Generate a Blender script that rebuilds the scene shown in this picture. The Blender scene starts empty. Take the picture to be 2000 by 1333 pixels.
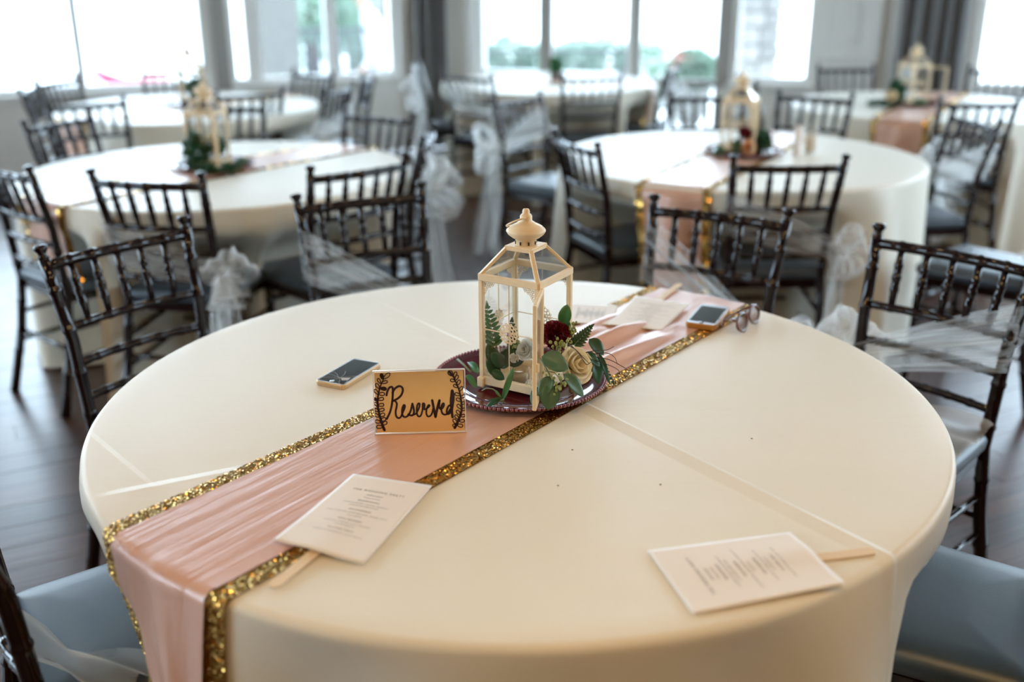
import bpy, math, random
import numpy as np
from mathutils import Vector, Matrix
random.seed(7); np.random.seed(7)
SC = bpy.context.scene
COL = SC.collection
PI = math.pi
# ------------------------------------------------------------------ camera
CAM_H, PITCH, ROLL, FPX = 1.51524, 0.348085, -0.0039515, 1990.39
def cam_rows():
    c, s = math.cos(PITCH), math.sin(PITCH)
    R = np.array([[1, 0, 0], [0, -s, -c], [0, c, -s]])
    a, b = math.cos(ROLL), math.sin(ROLL)
    return np.array([[a, -b, 0], [b, a, 0], [0, 0, 1]]) @ R
CR = cam_rows()
cam_d = bpy.data.cameras.new('camera'); cam = bpy.data.objects.new('camera', cam_d); COL.objects.link(cam)
cam_d.sensor_width = 36.0; cam_d.lens = FPX / 2000 * 36.0
cam.matrix_world = Matrix(((CR[0][0], -CR[1][0], -CR[2][0], 0), (CR[0][1], -CR[1][1], -CR[2][1], 0),
                           (CR[0][2], -CR[1][2], -CR[2][2], CAM_H), (0, 0, 0, 1)))
cam_d.dof.use_dof = True; cam_d.dof.focus_distance = 1.83; cam_d.dof.aperture_fstop = 1.6
cam_d.clip_start = 0.05; cam_d.clip_end = 300
SC.camera = cam
# ------------------------------------------------------------------ world, lamps, exposure
W = bpy.data.worlds.new('sky'); SC.world = W; W.use_nodes = True
bg = W.node_tree.nodes['Background']; bg.inputs[0].default_value = (0.66, 0.82, 1.0, 1); bg.inputs[1].default_value = 8.8
SC.view_settings.view_transform = 'Standard'; SC.view_settings.look = 'None'
SC.view_settings.gamma = 1.0; SC.view_settings.use_curve_mapping = False
SC.view_settings.exposure = 0.33
def lamp(name, loc, size, watts, color):
    d = bpy.data.lights.new(name, 'AREA'); d.shape = 'DISK'; d.size = size; d.energy = watts; d.color = color
    o = bpy.data.objects.new(name, d); COL.objects.link(o); o.location = loc
    return o
for i, (x, y) in enumerate([(-2.4, 0.2), (0.5, 0.3), (3.2, 0.4), (-3.2, 3.4), (0.3, 3.6), (3.6, 3.6), (0.4, -2.4)]):
    lamp('warm_fill_lamp', (x, y, 3.5), 0.4, 32 if y < -1 else 19 if y < 1 else 7, (1.0, 0.64, 0.28))  # unseen warm fill, added to tune the light on the cloths; no fittings modelled

# ------------------------------------------------------------------ helpers
def ray(px, py):
    return np.array([(px - 1000) / FPX, (py - 666.5) / FPX, 1.0]) @ CR
def at(px, py, Y):            # the world point seen at a pixel at world depth Y
    d = ray(px, py); s = Y / d[1]
    return Vector((d[0] * s, Y, CAM_H + d[2] * s))
def atz(px, py, z):           # the world point seen at a pixel at height z
    d = ray(px, py); s = (z - CAM_H) / d[2]
    return Vector((d[0] * s, d[1] * s, z))

class MB:
    def __init__(s): s.v = []; s.f = []; s.mi = []; s.m = 0
    def _add(s, vs, fs):
        b = len(s.v); s.v += [tuple(p) for p in vs]
        for f in fs: s.f.append([b + i for i in f]); s.mi.append(s.m)
    def box(s, c, size, M=None, ch=0.0):
        x, y, z = [d / 2 for d in size]; c = Vector(c)
        if ch <= 0 or ch >= min(x, y, z):
            vs = [Vector((sx * x, sy * y, sz * z)) for sz in (-1, 1) for sy in (-1, 1) for sx in (-1, 1)]
            fs = [(0, 2, 3, 1), (4, 5, 7, 6), (0, 1, 5, 4), (2, 6, 7, 3), (0, 4, 6, 2), (1, 3, 7, 5)]
        else:
            vs = []; idx = {}
            for sx in (-1, 1):
                for sy in (-1, 1):
                    for sz in (-1, 1):
                        for k in range(3):
                            q = [sx * x, sy * y, sz * z]
                            for j in range(3):
                                if j != k: q[j] -= (sx, sy, sz)[j] * ch
                            idx[(sx, sy, sz, k)] = len(vs); vs.append(Vector(q))
            fs = []
            def G(a, b, c2, k): return idx[(a, b, c2, k)]
            for sg in (-1, 1):
                fs.append((G(sg, -1, -1, 0), G(sg, 1, -1, 0), G(sg, 1, 1, 0), G(sg, -1, 1, 0))[::sg])
                fs.append((G(-1, sg, -1, 1), G(-1, sg, 1, 1), G(1, sg, 1, 1), G(1, sg, -1, 1))[::sg])
                fs.append((G(-1, -1, sg, 2), G(1, -1, sg, 2), G(1, 1, sg, 2), G(-1, 1, sg, 2))[::sg])
            for a in (-1, 1):
                for b in (-1, 1):
                    fs.append((G(a, b, -1, 0), G(a, b, 1, 0), G(a, b, 1, 1), G(a, b, -1, 1)))
                    fs.append((G(a, -1, b, 0), G(a, 1, b, 0), G(a, 1, b, 2), G(a, -1, b, 2)))
                    fs.append((G(-1, a, b, 1), G(1, a, b, 1), G(1, a, b, 2), G(-1, a, b, 2)))
                    for d in (-1, 1): fs.append((G(a, b, d, 0), G(a, b, d, 1), G(a, b, d, 2)))
        if M is not None: vs = [M @ v for v in vs]
        s._add([v + c for v in vs], fs)
    def bar(s, p, q, w, h, up=(0, 0, 1), ch=0.0):      # a rectangular bar from p to q
        p = Vector(p); q = Vector(q); d = q - p; L = d.length; x = d / L
        y = Vector(up).cross(x)
        if y.length < 1e-6: y = Vector((0, 1, 0)).cross(x)
        y.normalize(); z = x.cross(y)
        s.box((p + q) / 2, (L, w, h), Matrix((x, y, z)).transposed(), ch)
    def loft(s, loops, closed=True, cap0=False, cap1=False):
        n = len(loops[0]); b = len(s.v)
        for l in loops: s.v += [tuple(p) for p in l]
        for i in range(len(loops) - 1):
            for j in range(n if closed else n - 1):
                k = (j + 1) % n
                s.f.append([b + i * n + j, b + i * n + k, b + (i + 1) * n + k, b + (i + 1) * n + j]); s.mi.append(s.m)
        if cap0: s.f.append([b + j for j in range(n)][::-1]); s.mi.append(s.m)
        if cap1: s.f.append([b + (len(loops) - 1) * n + j for j in range(n)]); s.mi.append(s.m)
    def tube(s, pts, r, n=8, cap=True):
        pts = [Vector(p) for p in pts]
        if not hasattr(r, '__len__'): r = [r] * len(pts)
        t0 = (pts[1] - pts[0]).normalized()
        a = t0.cross(Vector((0, 0, 1)))
        if a.length < 1e-3: a = t0.cross(Vector((0, 1, 0)))
        a.normalize(); loops = []
        for i, p in enumerate(pts):
            t = (pts[min(i + 1, len(pts) - 1)] - pts[max(i - 1, 0)])
            t = t.normalized() if t.length > 1e-9 else t0
            a = (a - t * a.dot(t)).normalized(); b = t.cross(a)
            loops.append([p + (a * math.cos(2 * PI * k / n) + b * math.sin(2 * PI * k / n)) * r[i] for k in range(n)])
        s.loft(loops, True, cap, cap)
    def lathe(s, prof, c=(0, 0, 0), n=24, cap0=False, cap1=False):
        c = Vector(c)
        s.loft([[c + Vector((r * math.cos(2 * PI * k / n), r * math.sin(2 * PI * k / n), z)) for k in range(n)] for r, z in prof], True, cap0, cap1)
    def grid(s, fn, nu, nv):
        b = len(s.v)
        for j in range(nv + 1):
            for i in range(nu + 1): s.v.append(tuple(fn(i / nu, j / nv)))
        for j in range(nv):
            for i in range(nu):
                s.f.append([b + j * (nu + 1) + i, b + j * (nu + 1) + i + 1, b + (j + 1) * (nu + 1) + i + 1, b + (j + 1) * (nu + 1) + i]); s.mi.append(s.m)
    def sphere(s, c, r, n=10, m=6, sc=(1, 1, 1)):
        c = Vector(c)
        s.loft([[c + Vector((r * sc[0] * math.sin(PI * i / m) * math.cos(2 * PI * k / n), r * sc[1] * math.sin(PI * i / m) * math.sin(2 * PI * k / n), -r * sc[2] * math.cos(PI * i / m))) for k in range(n)] for i in range(m + 1)])
    def mesh(s, name, mats, smooth=True):
        me = bpy.data.meshes.new(name); me.from_pydata(s.v, [], s.f)
        if not isinstance(mats, (list, tuple)): mats = [mats]
        for m in mats: me.materials.append(m)
        if len(mats) > 1: me.polygons.foreach_set('material_index', s.mi)
        me.polygons.foreach_set('use_smooth', [smooth] * len(me.polygons))
        me.update(); return me
    def build(s, name, mats, parent=None, smooth=True, loc=None, thick=0.0):
        o = bpy.data.objects.new(name, s.mesh(name, mats, smooth)); COL.objects.link(o)
        if parent is not None: o.parent = parent
        if loc is not None: o.location = loc
        if thick:
            md = o.modifiers.new('thickness', 'SOLIDIFY'); md.thickness = thick; md.offset = 0
        return o
def tag(o, label, cat, group=None):
    o['label'] = label; o['category'] = cat
    if group: o['group'] = group
    return o
def thing(name, label, cat, loc=(0, 0, 0), rz=0.0, group=None):
    o = bpy.data.objects.new(name, None); COL.objects.link(o); o.location = loc; o.rotation_euler = (0, 0, rz); o.empty_display_size = 0.05
    return tag(o, label, cat, group)
def structure(o): o['kind'] = 'structure'; return o
def dup(root, label, loc=None, rz=None, group=None):
    def cp(o, par):
        c = o.copy(); COL.objects.link(c); c.parent = par
        for ch in list(o.children): cp(ch, c)
        return c
    r = cp(root, None); r['label'] = label
    if loc is not None: r.location = loc
    if rz is not None: r.rotation_euler = (0, 0, rz)
    if group: r['group'] = group
    return r

# ------------------------------------------------------------------ materials
def nt(name):
    m = bpy.data.materials.new(name); m.use_nodes = True
    return m, m.node_tree.nodes, m.node_tree.links, m.node_tree.nodes['Principled BSDF']
def pm(name, col, rough=0.5, metal=0.0, spec=0.5, coat=0.0, var=0.0, vscale=20.0, bump=0.0, bscale=200.0, sheen=0.0, trans=0.0, sub=0.0, stretch=None, rand=0.0):
    m, N, L, p = nt(name)
    p.inputs['Roughness'].default_value = rough; p.inputs['Metallic'].default_value = metal
    p.inputs['Specular IOR Level'].default_value = spec; p.inputs['Coat Weight'].default_value = coat
    p.inputs['Coat Roughness'].default_value = 0.08; p.inputs['Sheen Weight'].default_value = sheen
    c = (*col, 1); p.inputs['Base Color'].default_value = c
    tc = N.new('ShaderNodeTexCoord'); vec = tc.outputs['Object']
    if stretch:
        mp = N.new('ShaderNodeMapping'); mp.inputs['Scale'].default_value = stretch; L.new(vec, mp.inputs[0]); vec = mp.outputs[0]
    out = None
    if var > 0:
        ns = N.new('ShaderNodeTexNoise'); ns.inputs['Scale'].default_value = vscale; ns.inputs['Detail'].default_value = 4; L.new(vec, ns.inputs['Vector'])
        mx = N.new('ShaderNodeMix'); mx.data_type = 'RGBA'
        mx.inputs[6].default_value = tuple(max(0, x * (1 - var)) for x in col) + (1,); mx.inputs[7].default_value = tuple(min(1, x * (1 + var)) for x in col) + (1,)
        L.new(ns.outputs['Fac'], mx.inputs[0]); out = mx.outputs[2]
    if rand > 0:
        oi = N.new('ShaderNodeObjectInfo'); hs = N.new('ShaderNodeHueSaturation')
        mr = N.new('ShaderNodeMapRange'); mr.inputs[3].default_value = 1 - rand; mr.inputs[4].default_value = 1 + rand
        L.new(oi.outputs['Random'], mr.inputs[0]); L.new(mr.outputs[0], hs.inputs['Value'])
        if out: L.new(out, hs.inputs['Color'])
        else: hs.inputs['Color'].default_value = c
        out = hs.outputs[0]
    if out: L.new(out, p.inputs['Base Color'])
    if bump > 0:
        n2 = N.new('ShaderNodeTexNoise'); n2.inputs['Scale'].default_value = bscale; n2.inputs['Detail'].default_value = 3; L.new(vec, n2.inputs['Vector'])
        b = N.new('ShaderNodeBump'); b.inputs['Strength'].default_value = bump; b.inputs['Distance'].default_value = 0.002
        L.new(n2.outputs['Fac'], b.inputs['Height']); L.new(b.outputs[0], p.inputs['Normal'])
    if trans > 0:     # thin sheets: leaves, petals, cloth that lets light through
        tr = N.new('ShaderNodeBsdfTranslucent'); tr.inputs[0].default_value = c
        if out: L.new(out, tr.inputs[0])
        ms = N.new('ShaderNodeMixShader'); ms.inputs[0].default_value = trans
        L.new(p.outputs[0], ms.inputs[1]); L.new(tr.outputs[0], ms.inputs[2])
        L.new(ms.outputs[0], N['Material Output'].inputs[0])
    return m
def glass_mat(name, tint=(0.96, 0.98, 0.97), refl=0.06):
    m = bpy.data.materials.new(name); m.use_nodes = True; N = m.node_tree.nodes; L = m.node_tree.links; N.remove(N['Principled BSDF'])
    t = N.new('ShaderNodeBsdfTransparent'); t.inputs[0].default_value = (*tint, 1)
    g = N.new('ShaderNodeBsdfGlossy'); g.inputs['Roughness'].default_value = 0.02
    fr = N.new('ShaderNodeFresnel'); fr.inputs[0].default_value = 1.45
    mm = N.new('ShaderNodeMath'); mm.operation = 'MULTIPLY'; mm.inputs[1].default_value = refl / 0.04; mm.use_clamp = True
    L.new(fr.outputs[0], mm.inputs[0])
    mx = N.new('ShaderNodeMixShader'); L.new(mm.outputs[0], mx.inputs[0]); L.new(t.outputs[0], mx.inputs[1]); L.new(g.outputs[0], mx.inputs[2])
    L.new(mx.outputs[0], N['Material Output'].inputs[0]); return m
def tulle_mat():
    m = bpy.data.materials.new('white_tulle'); m.use_nodes = True; N = m.node_tree.nodes; L = m.node_tree.links; N.remove(N['Principled BSDF'])
    t = N.new('ShaderNodeBsdfTransparent')
    d = N.new('ShaderNodeBsdfDiffuse'); d.inputs[0].default_value = (0.94, 0.94, 0.92, 1)
    tl = N.new('ShaderNodeBsdfTranslucent'); tl.inputs[0].default_value = (0.94, 0.94, 0.92, 1)
    a = N.new('ShaderNodeMixShader'); a.inputs[0].default_value = 0.5; L.new(d.outputs[0], a.inputs[1]); L.new(tl.outputs[0], a.inputs[2])
    lw = N.new('ShaderNodeLayerWeight'); lw.inputs[0].default_value = 0.35
    mr = N.new('ShaderNodeMapRange'); mr.inputs[3].default_value = 0.17; mr.inputs[4].default_value = 0.9; L.new(lw.outputs['Facing'], mr.inputs[0])
    mx = N.new('ShaderNodeMixShader'); L.new(mr.outputs[0], mx.inputs[0]); L.new(t.outputs[0], mx.inputs[1]); L.new(a.outputs[0], mx.inputs[2])
    L.new(mx.outputs[0], N['Material Output'].inputs[0]); return m
def cloth_mat(name, creases):
    m, N, L, p = nt(name)
    p.inputs['Base Color'].default_value = (0.83, 0.78, 0.65, 1); p.inputs['Roughness'].default_value = 0.42
    p.inputs['Specular IOR Level'].default_value = 0.5; p.inputs['Sheen Weight'].default_value = 0.15
    geo = N.new('ShaderNodeNewGeometry')
    h = None
    for nx, ny, c, w, amp, lo, hi in creases:
        dp = N.new('ShaderNodeVectorMath'); dp.operation = 'DOT_PRODUCT'; dp.inputs[1].default_value = (nx, ny, 0); L.new(geo.outputs['Position'], dp.inputs[0])
        sb = N.new('ShaderNodeMath'); sb.operation = 'SUBTRACT'; sb.inputs[1].default_value = c; L.new(dp.outputs['Value'], sb.inputs[0])
        up = N.new('ShaderNodeMath'); up.operation = 'MULTIPLY_ADD'; up.inputs[1].default_value = -1 / w; up.inputs[2].default_value = 1.0; L.new(sb.outputs[0], up.inputs[0])
        dn = N.new('ShaderNodeMath'); dn.operation = 'MULTIPLY_ADD'; dn.inputs[1].default_value = 1 / (w * 6); dn.inputs[2].default_value = 1.0; L.new(sb.outputs[0], dn.inputs[0])
        on = N.new('ShaderNodeMath'); on.operation = 'MINIMUM'; on.use_clamp = True; L.new(up.outputs[0], on.inputs[0]); L.new(dn.outputs[0], on.inputs[1])
        d2 = N.new('ShaderNodeVectorMath'); d2.operation = 'DOT_PRODUCT'; d2.inputs[1].default_value = (ny, -nx, 0); L.new(geo.outputs['Position'], d2.inputs[0])
        mk = N.new('ShaderNodeMapRange'); mk.inputs[1].default_value = lo; mk.inputs[2].default_value = lo + 0.06; L.new(d2.outputs['Value'], mk.inputs[0])
        mk2 = N.new('ShaderNodeMapRange'); mk2.inputs[1].default_value = hi; mk2.inputs[2].default_value = hi - 0.06; L.new(d2.outputs['Value'], mk2.inputs[0])
        mm = N.new('ShaderNodeMath'); mm.operation = 'MULTIPLY'; L.new(mk.outputs[0], mm.inputs[0]); L.new(mk2.outputs[0], mm.inputs[1])
        m1 = N.new('ShaderNodeMath'); m1.operation = 'MULTIPLY'; L.new(on.outputs[0], m1.inputs[0]); L.new(mm.outputs[0], m1.inputs[1])
        ml = N.new('ShaderNodeMath'); ml.operation = 'MULTIPLY'; ml.inputs[1].default_value = amp; L.new(m1.outputs[0], ml.inputs[0])
        if h is None: h = ml.outputs[0]
        else:
            ad = N.new('ShaderNodeMath'); ad.operation = 'ADD'; L.new(h, ad.inputs[0]); L.new(ml.outputs[0], ad.inputs[1]); h = ad.outputs[0]
    n1 = N.new('ShaderNodeTexNoise'); n1.inputs['Scale'].default_value = 3.0; n1.inputs['Detail'].default_value = 3
    mp = N.new('ShaderNodeMapping'); mp.inputs['Rotation'].default_value = (0, 0, 0.9); mp.inputs['Scale'].default_value = (1, 5, 1); L.new(geo.outputs['Position'], mp.inputs[0]); L.new(mp.outputs[0], n1.inputs['Vector'])
    m2 = N.new('ShaderNodeMath'); m2.operation = 'MULTIPLY'; m2.inputs[1].default_value = 0.6; L.new(n1.outputs['Fac'], m2.inputs[0])
    if h is not None:
        ad = N.new('ShaderNodeMath'); ad.operation = 'ADD'; L.new(h, ad.inputs[0]); L.new(m2.outputs[0], ad.inputs[1]); h = ad.outputs[0]
    else: h = m2.outputs[0]
    n3 = N.new('ShaderNodeTexNoise'); n3.inputs['Scale'].default_value = 900.0; L.new(geo.outputs['Position'], n3.inputs['Vector'])
    m3 = N.new('ShaderNodeMath'); m3.operation = 'MULTIPLY'; m3.inputs[1].default_value = 0.06; L.new(n3.outputs['Fac'], m3.inputs[0])
    ad = N.new('ShaderNodeMath'); ad.operation = 'ADD'; L.new(h, ad.inputs[0]); L.new(m3.outputs[0], ad.inputs[1])
    b = N.new('ShaderNodeBump'); b.inputs['Strength'].default_value = 1.0; b.inputs['Distance'].default_value = 0.0022
    L.new(ad.outputs[0], b.inputs['Height']); L.new(b.outputs[0], p.inputs['Normal'])
    return m
def satin_mat():
    m, N, L, p = nt('blush_satin')
    p.inputs['Base Color'].default_value = (0.67, 0.375, 0.255, 1); p.inputs['Roughness'].default_value = 0.34; p.inputs['Coat Weight'].default_value = 0.25; p.inputs['Coat Roughness'].default_value = 0.3
    p.inputs['Specular IOR Level'].default_value = 0.9; p.inputs['Sheen Weight'].default_value = 0.05; p.inputs['Sheen Tint'].default_value = (1, 0.85, 0.8, 1)
    geo = N.new('ShaderNodeNewGeometry')
    mp = N.new('ShaderNodeMapping'); mp.inputs['Rotation'].default_value = (0, 0, -0.95); L.new(geo.outputs['Position'], mp.inputs[0])
    mp2 = N.new('ShaderNodeMapping'); mp2.inputs['Scale'].default_value = (6, 130, 12); L.new(mp.outputs[0], mp2.inputs[0])
    n1 = N.new('ShaderNodeTexNoise'); n1.inputs['Scale'].default_value = 1.0; n1.inputs['Detail'].default_value = 5; L.new(mp2.outputs[0], n1.inputs['Vector'])
    n2 = N.new('ShaderNodeTexNoise'); n2.inputs['Scale'].default_value = 22; n2.inputs['Detail'].default_value = 2; L.new(geo.outputs['Position'], n2.inputs['Vector'])
    a = N.new('ShaderNodeMath'); a.operation = 'ADD'; L.new(n1.outputs['Fac'], a.inputs[0]); L.new(n2.outputs['Fac'], a.inputs[1])
    b = N.new('ShaderNodeBump'); b.inputs['Strength'].default_value = 0.8; b.inputs['Distance'].default_value = 0.0016
    L.new(a.outputs[0], b.inputs['Height']); L.new(b.outputs[0], p.inputs['Normal'])
    return m
def floor_mat():
    m, N, L, p = nt('dark_floor_wood')
    tc = N.new('ShaderNodeTexCoord'); oi = N.new('ShaderNodeObjectInfo')
    geo = N.new('ShaderNodeNewGeometry')
    mp = N.new('ShaderNodeMapping'); mp.inputs['Rotation'].default_value = (0, 0, -math.radians(27)); L.new(geo.outputs['Position'], mp.inputs[0])
    mp2 = N.new('ShaderNodeMapping'); mp2.inputs['Scale'].default_value = (2.5, 70, 1); L.new(mp.outputs[0], mp2.inputs[0])
    n1 = N.new('ShaderNodeTexNoise'); n1.inputs['Scale'].default_value = 1.0; n1.inputs['Detail'].default_value = 5; L.new(mp2.outputs[0], n1.inputs['Vector'])
    cr = N.new('ShaderNodeValToRGB'); cr.color_ramp.elements[0].position = 0.3; cr.color_ramp.elements[0].color = (0.030, 0.014, 0.011, 1)
    cr.color_ramp.elements[1].position = 0.75; cr.color_ramp.elements[1].color = (0.105, 0.052, 0.038, 1)
    L.new(n1.outputs['Fac'], cr.inputs[0])
    hs = N.new('ShaderNodeHueSaturation'); mr = N.new('ShaderNodeMapRange'); mr.inputs[3].default_value = 0.7; mr.inputs[4].default_value = 1.35
    L.new(oi.outputs['Random'], mr.inputs[0]); L.new(mr.outputs[0], hs.inputs['Value']); L.new(cr.outputs[0], hs.inputs['Color']); L.new(hs.outputs[0], p.inputs['Base Color'])
    p.inputs['Roughness'].default_value = 0.30; p.inputs['Specular IOR Level'].default_value = 0.55
    b = N.new('ShaderNodeBump'); b.inputs['Strength'].default_value = 0.5; b.inputs['Distance'].default_value = 0.0015
    L.new(n1.outputs['Fac'], b.inputs['Height']); L.new(b.outputs[0], p.inputs['Normal'])
    return m
M = {}
M['wall'] = pm('beige_wall_paint', (0.85, 0.84, 0.79), 0.6, var=0.04, vscale=3)
M['back_dark'] = pm('light_absorbing_back_wall', (0.16, 0.10, 0.07), 0.5, var=0.2, vscale=6)  # unseen back wall, coloured dark to bounce less light onto the near drapes
M['trim'] = pm('pale_trim_paint', (0.86, 0.85, 0.82), 0.45, var=0.03, vscale=5)
M['mull'] = pm('taupe_window_frame', (0.34, 0.32, 0.29), 0.5, var=0.05, vscale=6)
M['ceil'] = pm('ceiling_paint', (0.34, 0.33, 0.32), 0.8, var=0.02, vscale=2)
M['subfloor'] = pm('dark_joint', (0.012, 0.008, 0.007), 0.6, var=0.2, vscale=30)
M['floor'] = floor_mat()
M['pane'] = glass_mat('window_glass', (0.97, 0.99, 0.98), 0.03)
M['glass'] = glass_mat('lantern_glass', (0.994, 0.997, 0.995), 0.018)
M['wood'] = pm('dark_mahogany', (0.009, 0.004, 0.005), 0.10, spec=0.48, coat=0.0, var=0.35, vscale=25, stretch=(6, 6, 1))
M['cushion'] = pm('black_vinyl', (0.013, 0.034, 0.055), 0.42, spec=0.95, sheen=0.12, bump=0.12, bscale=500, var=0.1, vscale=20)
M['cloth'] = cloth_mat('ivory_tablecloth', [])
M['clothA'] = cloth_mat('ivory_tablecloth_creased', [(0.809, 0.588, 1.141, 0.0055, 1.3, -1.42, -0.45), (0.746, 0.666, 0.528, 0.009, 0.7, -1.82, -1.43), (-0.424, 0.906, 1.536, 0.014, 1.1, 0.0, 0.34), (0.791, 0.612, 1.195, 0.007, 0.5, -2.25, -1.68)])
M['satin'] = satin_mat()
M['gold'] = pm('gold_sequin_metal', (0.78, 0.47, 0.13), 0.20, metal=1.0, rand=0.0, var=0.15, vscale=300)
M['goldcloth'] = pm('gold_mesh_backing', (0.34, 0.19, 0.045), 0.45, metal=0.5, bump=0.6, bscale=600, var=0.2, vscale=200)
M['cream'] = pm('cream_painted_metal', (0.83, 0.66, 0.42), 0.42, spec=0.45, var=0.10, vscale=60, bump=0.05, bscale=300)
M['jewel'] = pm('rhinestone', (0.75, 0.70, 0.85), 0.08, metal=0.7, var=0.05, vscale=50)
M['plate'] = pm('burgundy_lacquer', (0.085, 0.008, 0.012), 0.05, spec=0.4, coat=0.0, metal=0.0, var=0.1, vscale=10)
M['bead'] = pm('burgundy_bead_lacquer', (0.26, 0.09, 0.11), 0.12, spec=1.0, metal=0.4, var=0.1, vscale=30)
M['silver'] = pm('brushed_silver', (0.72, 0.73, 0.76), 0.22, metal=1.0, var=0.05, vscale=40)
M['leaf'] = pm('eucalyptus_green', (0.085, 0.175, 0.095), 0.42, var=0.25, vscale=35, trans=0.15)
M['leafb'] = pm('bright_leaf_green', (0.050, 0.200, 0.070), 0.38, var=0.25, vscale=40, trans=0.2)
M['leafd'] = pm('dark_leaf_green', (0.020, 0.085, 0.035), 0.40, var=0.3, vscale=40, trans=0.15)
M['seed'] = pm('seed_yellow_green', (0.26, 0.30, 0.08), 0.5, var=0.3, vscale=200)
M['stem'] = pm('green_stem', (0.16, 0.20, 0.09), 0.5, var=0.2, vscale=60)
M['twig'] = pm('dark_curly_twig', (0.035, 0.015, 0.015), 0.5, var=0.2, vscale=60)
M['rose'] = pm('cream_rose_petal', (0.96, 0.86, 0.64), 0.5, var=0.08, vscale=60, trans=0.42, sheen=0.2)
M['white_rose'] = pm('ivory_rose_petal', (0.93, 0.90, 0.82), 0.5, var=0.06, vscale=60, trans=0.45)
M['peach'] = pm('peach_rose_petal', (0.85, 0.45, 0.20), 0.5, var=0.08, vscale=60, trans=0.25)
M['red'] = pm('burgundy_petal', (0.16, 0.006, 0.018), 0.55, var=0.35, vscale=80, trans=0.1)
M['paper'] = pm('ivory_card_stock', (0.86, 0.80, 0.73), 0.55, var=0.02, vscale=40)
M['ink'] = pm('grey_print', (0.10, 0.10, 0.10), 0.6, var=0.1, vscale=200)
M['inklight'] = pm('pale_grey_print', (0.26, 0.25, 0.25), 0.6, var=0.1, vscale=200)
M['stick'] = pm('birch_stick', (0.80, 0.62, 0.40), 0.5, var=0.12, vscale=30, stretch=(1, 8, 1))
M['foil'] = pm('rose_gold_foil', (0.98, 0.66, 0.30), 0.26, metal=0.55, var=0.06, vscale=14, bump=0.15, bscale=60)
M['brush'] = pm('black_brush_ink', (0.022, 0.006, 0.014), 0.35, var=0.2, vscale=300)
M['acrylic'] = glass_mat('clear_acrylic', (0.97, 0.97, 0.98), 0.06)
M['acryl_edge'] = pm('polished_acrylic_edge', (0.86, 0.84, 0.84), 0.15, spec=0.7, var=0.03, vscale=60)
M['screen'] = pm('black_phone_glass', (0.010, 0.012, 0.012), 0.10, spec=0.6, coat=0.4, var=0.2, vscale=30)
M['crack'] = pm('cracked_glass_line', (0.45, 0.42, 0.38), 0.4, var=0.2, vscale=200)
M['phone'] = pm('silver_phone_shell', (0.62, 0.66, 0.70), 0.25, metal=0.6, var=0.05, vscale=80)
M['case'] = pm('gold_phone_case', (0.62, 0.44, 0.24), 0.35, metal=0.3, var=0.1, vscale=80)
M['ambercase'] = pm('amber_phone_case', (0.45, 0.20, 0.04), 0.3, var=0.15, vscale=60)
M['tort'] = pm('tortoiseshell_frame', (0.12, 0.035, 0.018), 0.15, spec=0.6, coat=0.5, var=0.7, vscale=90)
M['lens'] = glass_mat('spectacle_lens', (0.40, 0.26, 0.20), 0.004)
M['tulle'] = tulle_mat()
M['curtain'] = pm('dark_taupe_curtain', (0.18, 0.175, 0.175), 0.75, sheen=0.3, var=0.15, vscale=30, bump=0.2, bscale=300)
M['candle'] = pm('candle_wax', (0.85, 0.62, 0.36), 0.5, var=0.05, vscale=50)
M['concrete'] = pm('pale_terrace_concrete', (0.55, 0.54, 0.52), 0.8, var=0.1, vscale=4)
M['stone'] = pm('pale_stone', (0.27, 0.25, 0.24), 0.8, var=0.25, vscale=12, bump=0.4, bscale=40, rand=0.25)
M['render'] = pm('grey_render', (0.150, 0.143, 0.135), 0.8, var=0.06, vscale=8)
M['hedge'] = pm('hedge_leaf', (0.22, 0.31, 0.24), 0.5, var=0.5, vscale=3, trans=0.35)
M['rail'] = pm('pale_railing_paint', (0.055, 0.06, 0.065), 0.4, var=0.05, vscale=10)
M['redhull'] = pm('red_painted_hull', (0.42, 0.015, 0.06), 0.35, var=0.1, vscale=10)
M['whitehull'] = pm('white_painted_hull', (0.45, 0.47, 0.55), 0.35, var=0.05, vscale=10)
M['petalpink'] = pm('dusty_pink_bloom', (0.45, 0.16, 0.14), 0.6, var=0.4, vscale=9, trans=0.3)
M['shirt'] = pm('white_shirt_cotton', (0.48, 0.50, 0.53), 0.7, var=0.04, vscale=12)
M['skin'] = pm('skin', (0.42, 0.24, 0.17), 0.5, var=0.08, vscale=20)
M['hair'] = pm('dark_hair', (0.03, 0.02, 0.015), 0.5, var=0.3, vscale=40)
M['trouser'] = pm('grey_trousers', (0.16, 0.15, 0.17), 0.8, var=0.1, vscale=20)

# ------------------------------------------------------------------ the room
C0 = Vector((-0.60, 9.45, 0))
class Wall:
    def __init__(s, o, d, out):
        s.o = Vector(o); s.d = Vector((d[0], d[1], 0)).normalized(); s.n = Vector((out[0], out[1], 0)).normalized()
        s.M = Matrix((s.d, s.n, Vector((0, 0, 1)))).transposed()
    def p(s, t, y, z): return s.o + s.d * t + s.n * y + Vector((0, 0, z))
    def box(s, mb, t0, t1, z0, z1, y0=0.0, y1=0.16, ch=0.0):
        mb.box(s.p((t0 + t1) / 2, (y0 + y1) / 2, (z0 + z1) / 2), (t1 - t0, y1 - y0, z1 - z0), s.M, ch)
WL = Wall(C0, (-0.891, -0.454), (-0.454, 0.891))
WF = Wall(C0, (0.951, -0.309), (0.309, 0.951))
SILL, HEAD, CEIL = 0.61, 3.1, 3.6

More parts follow.
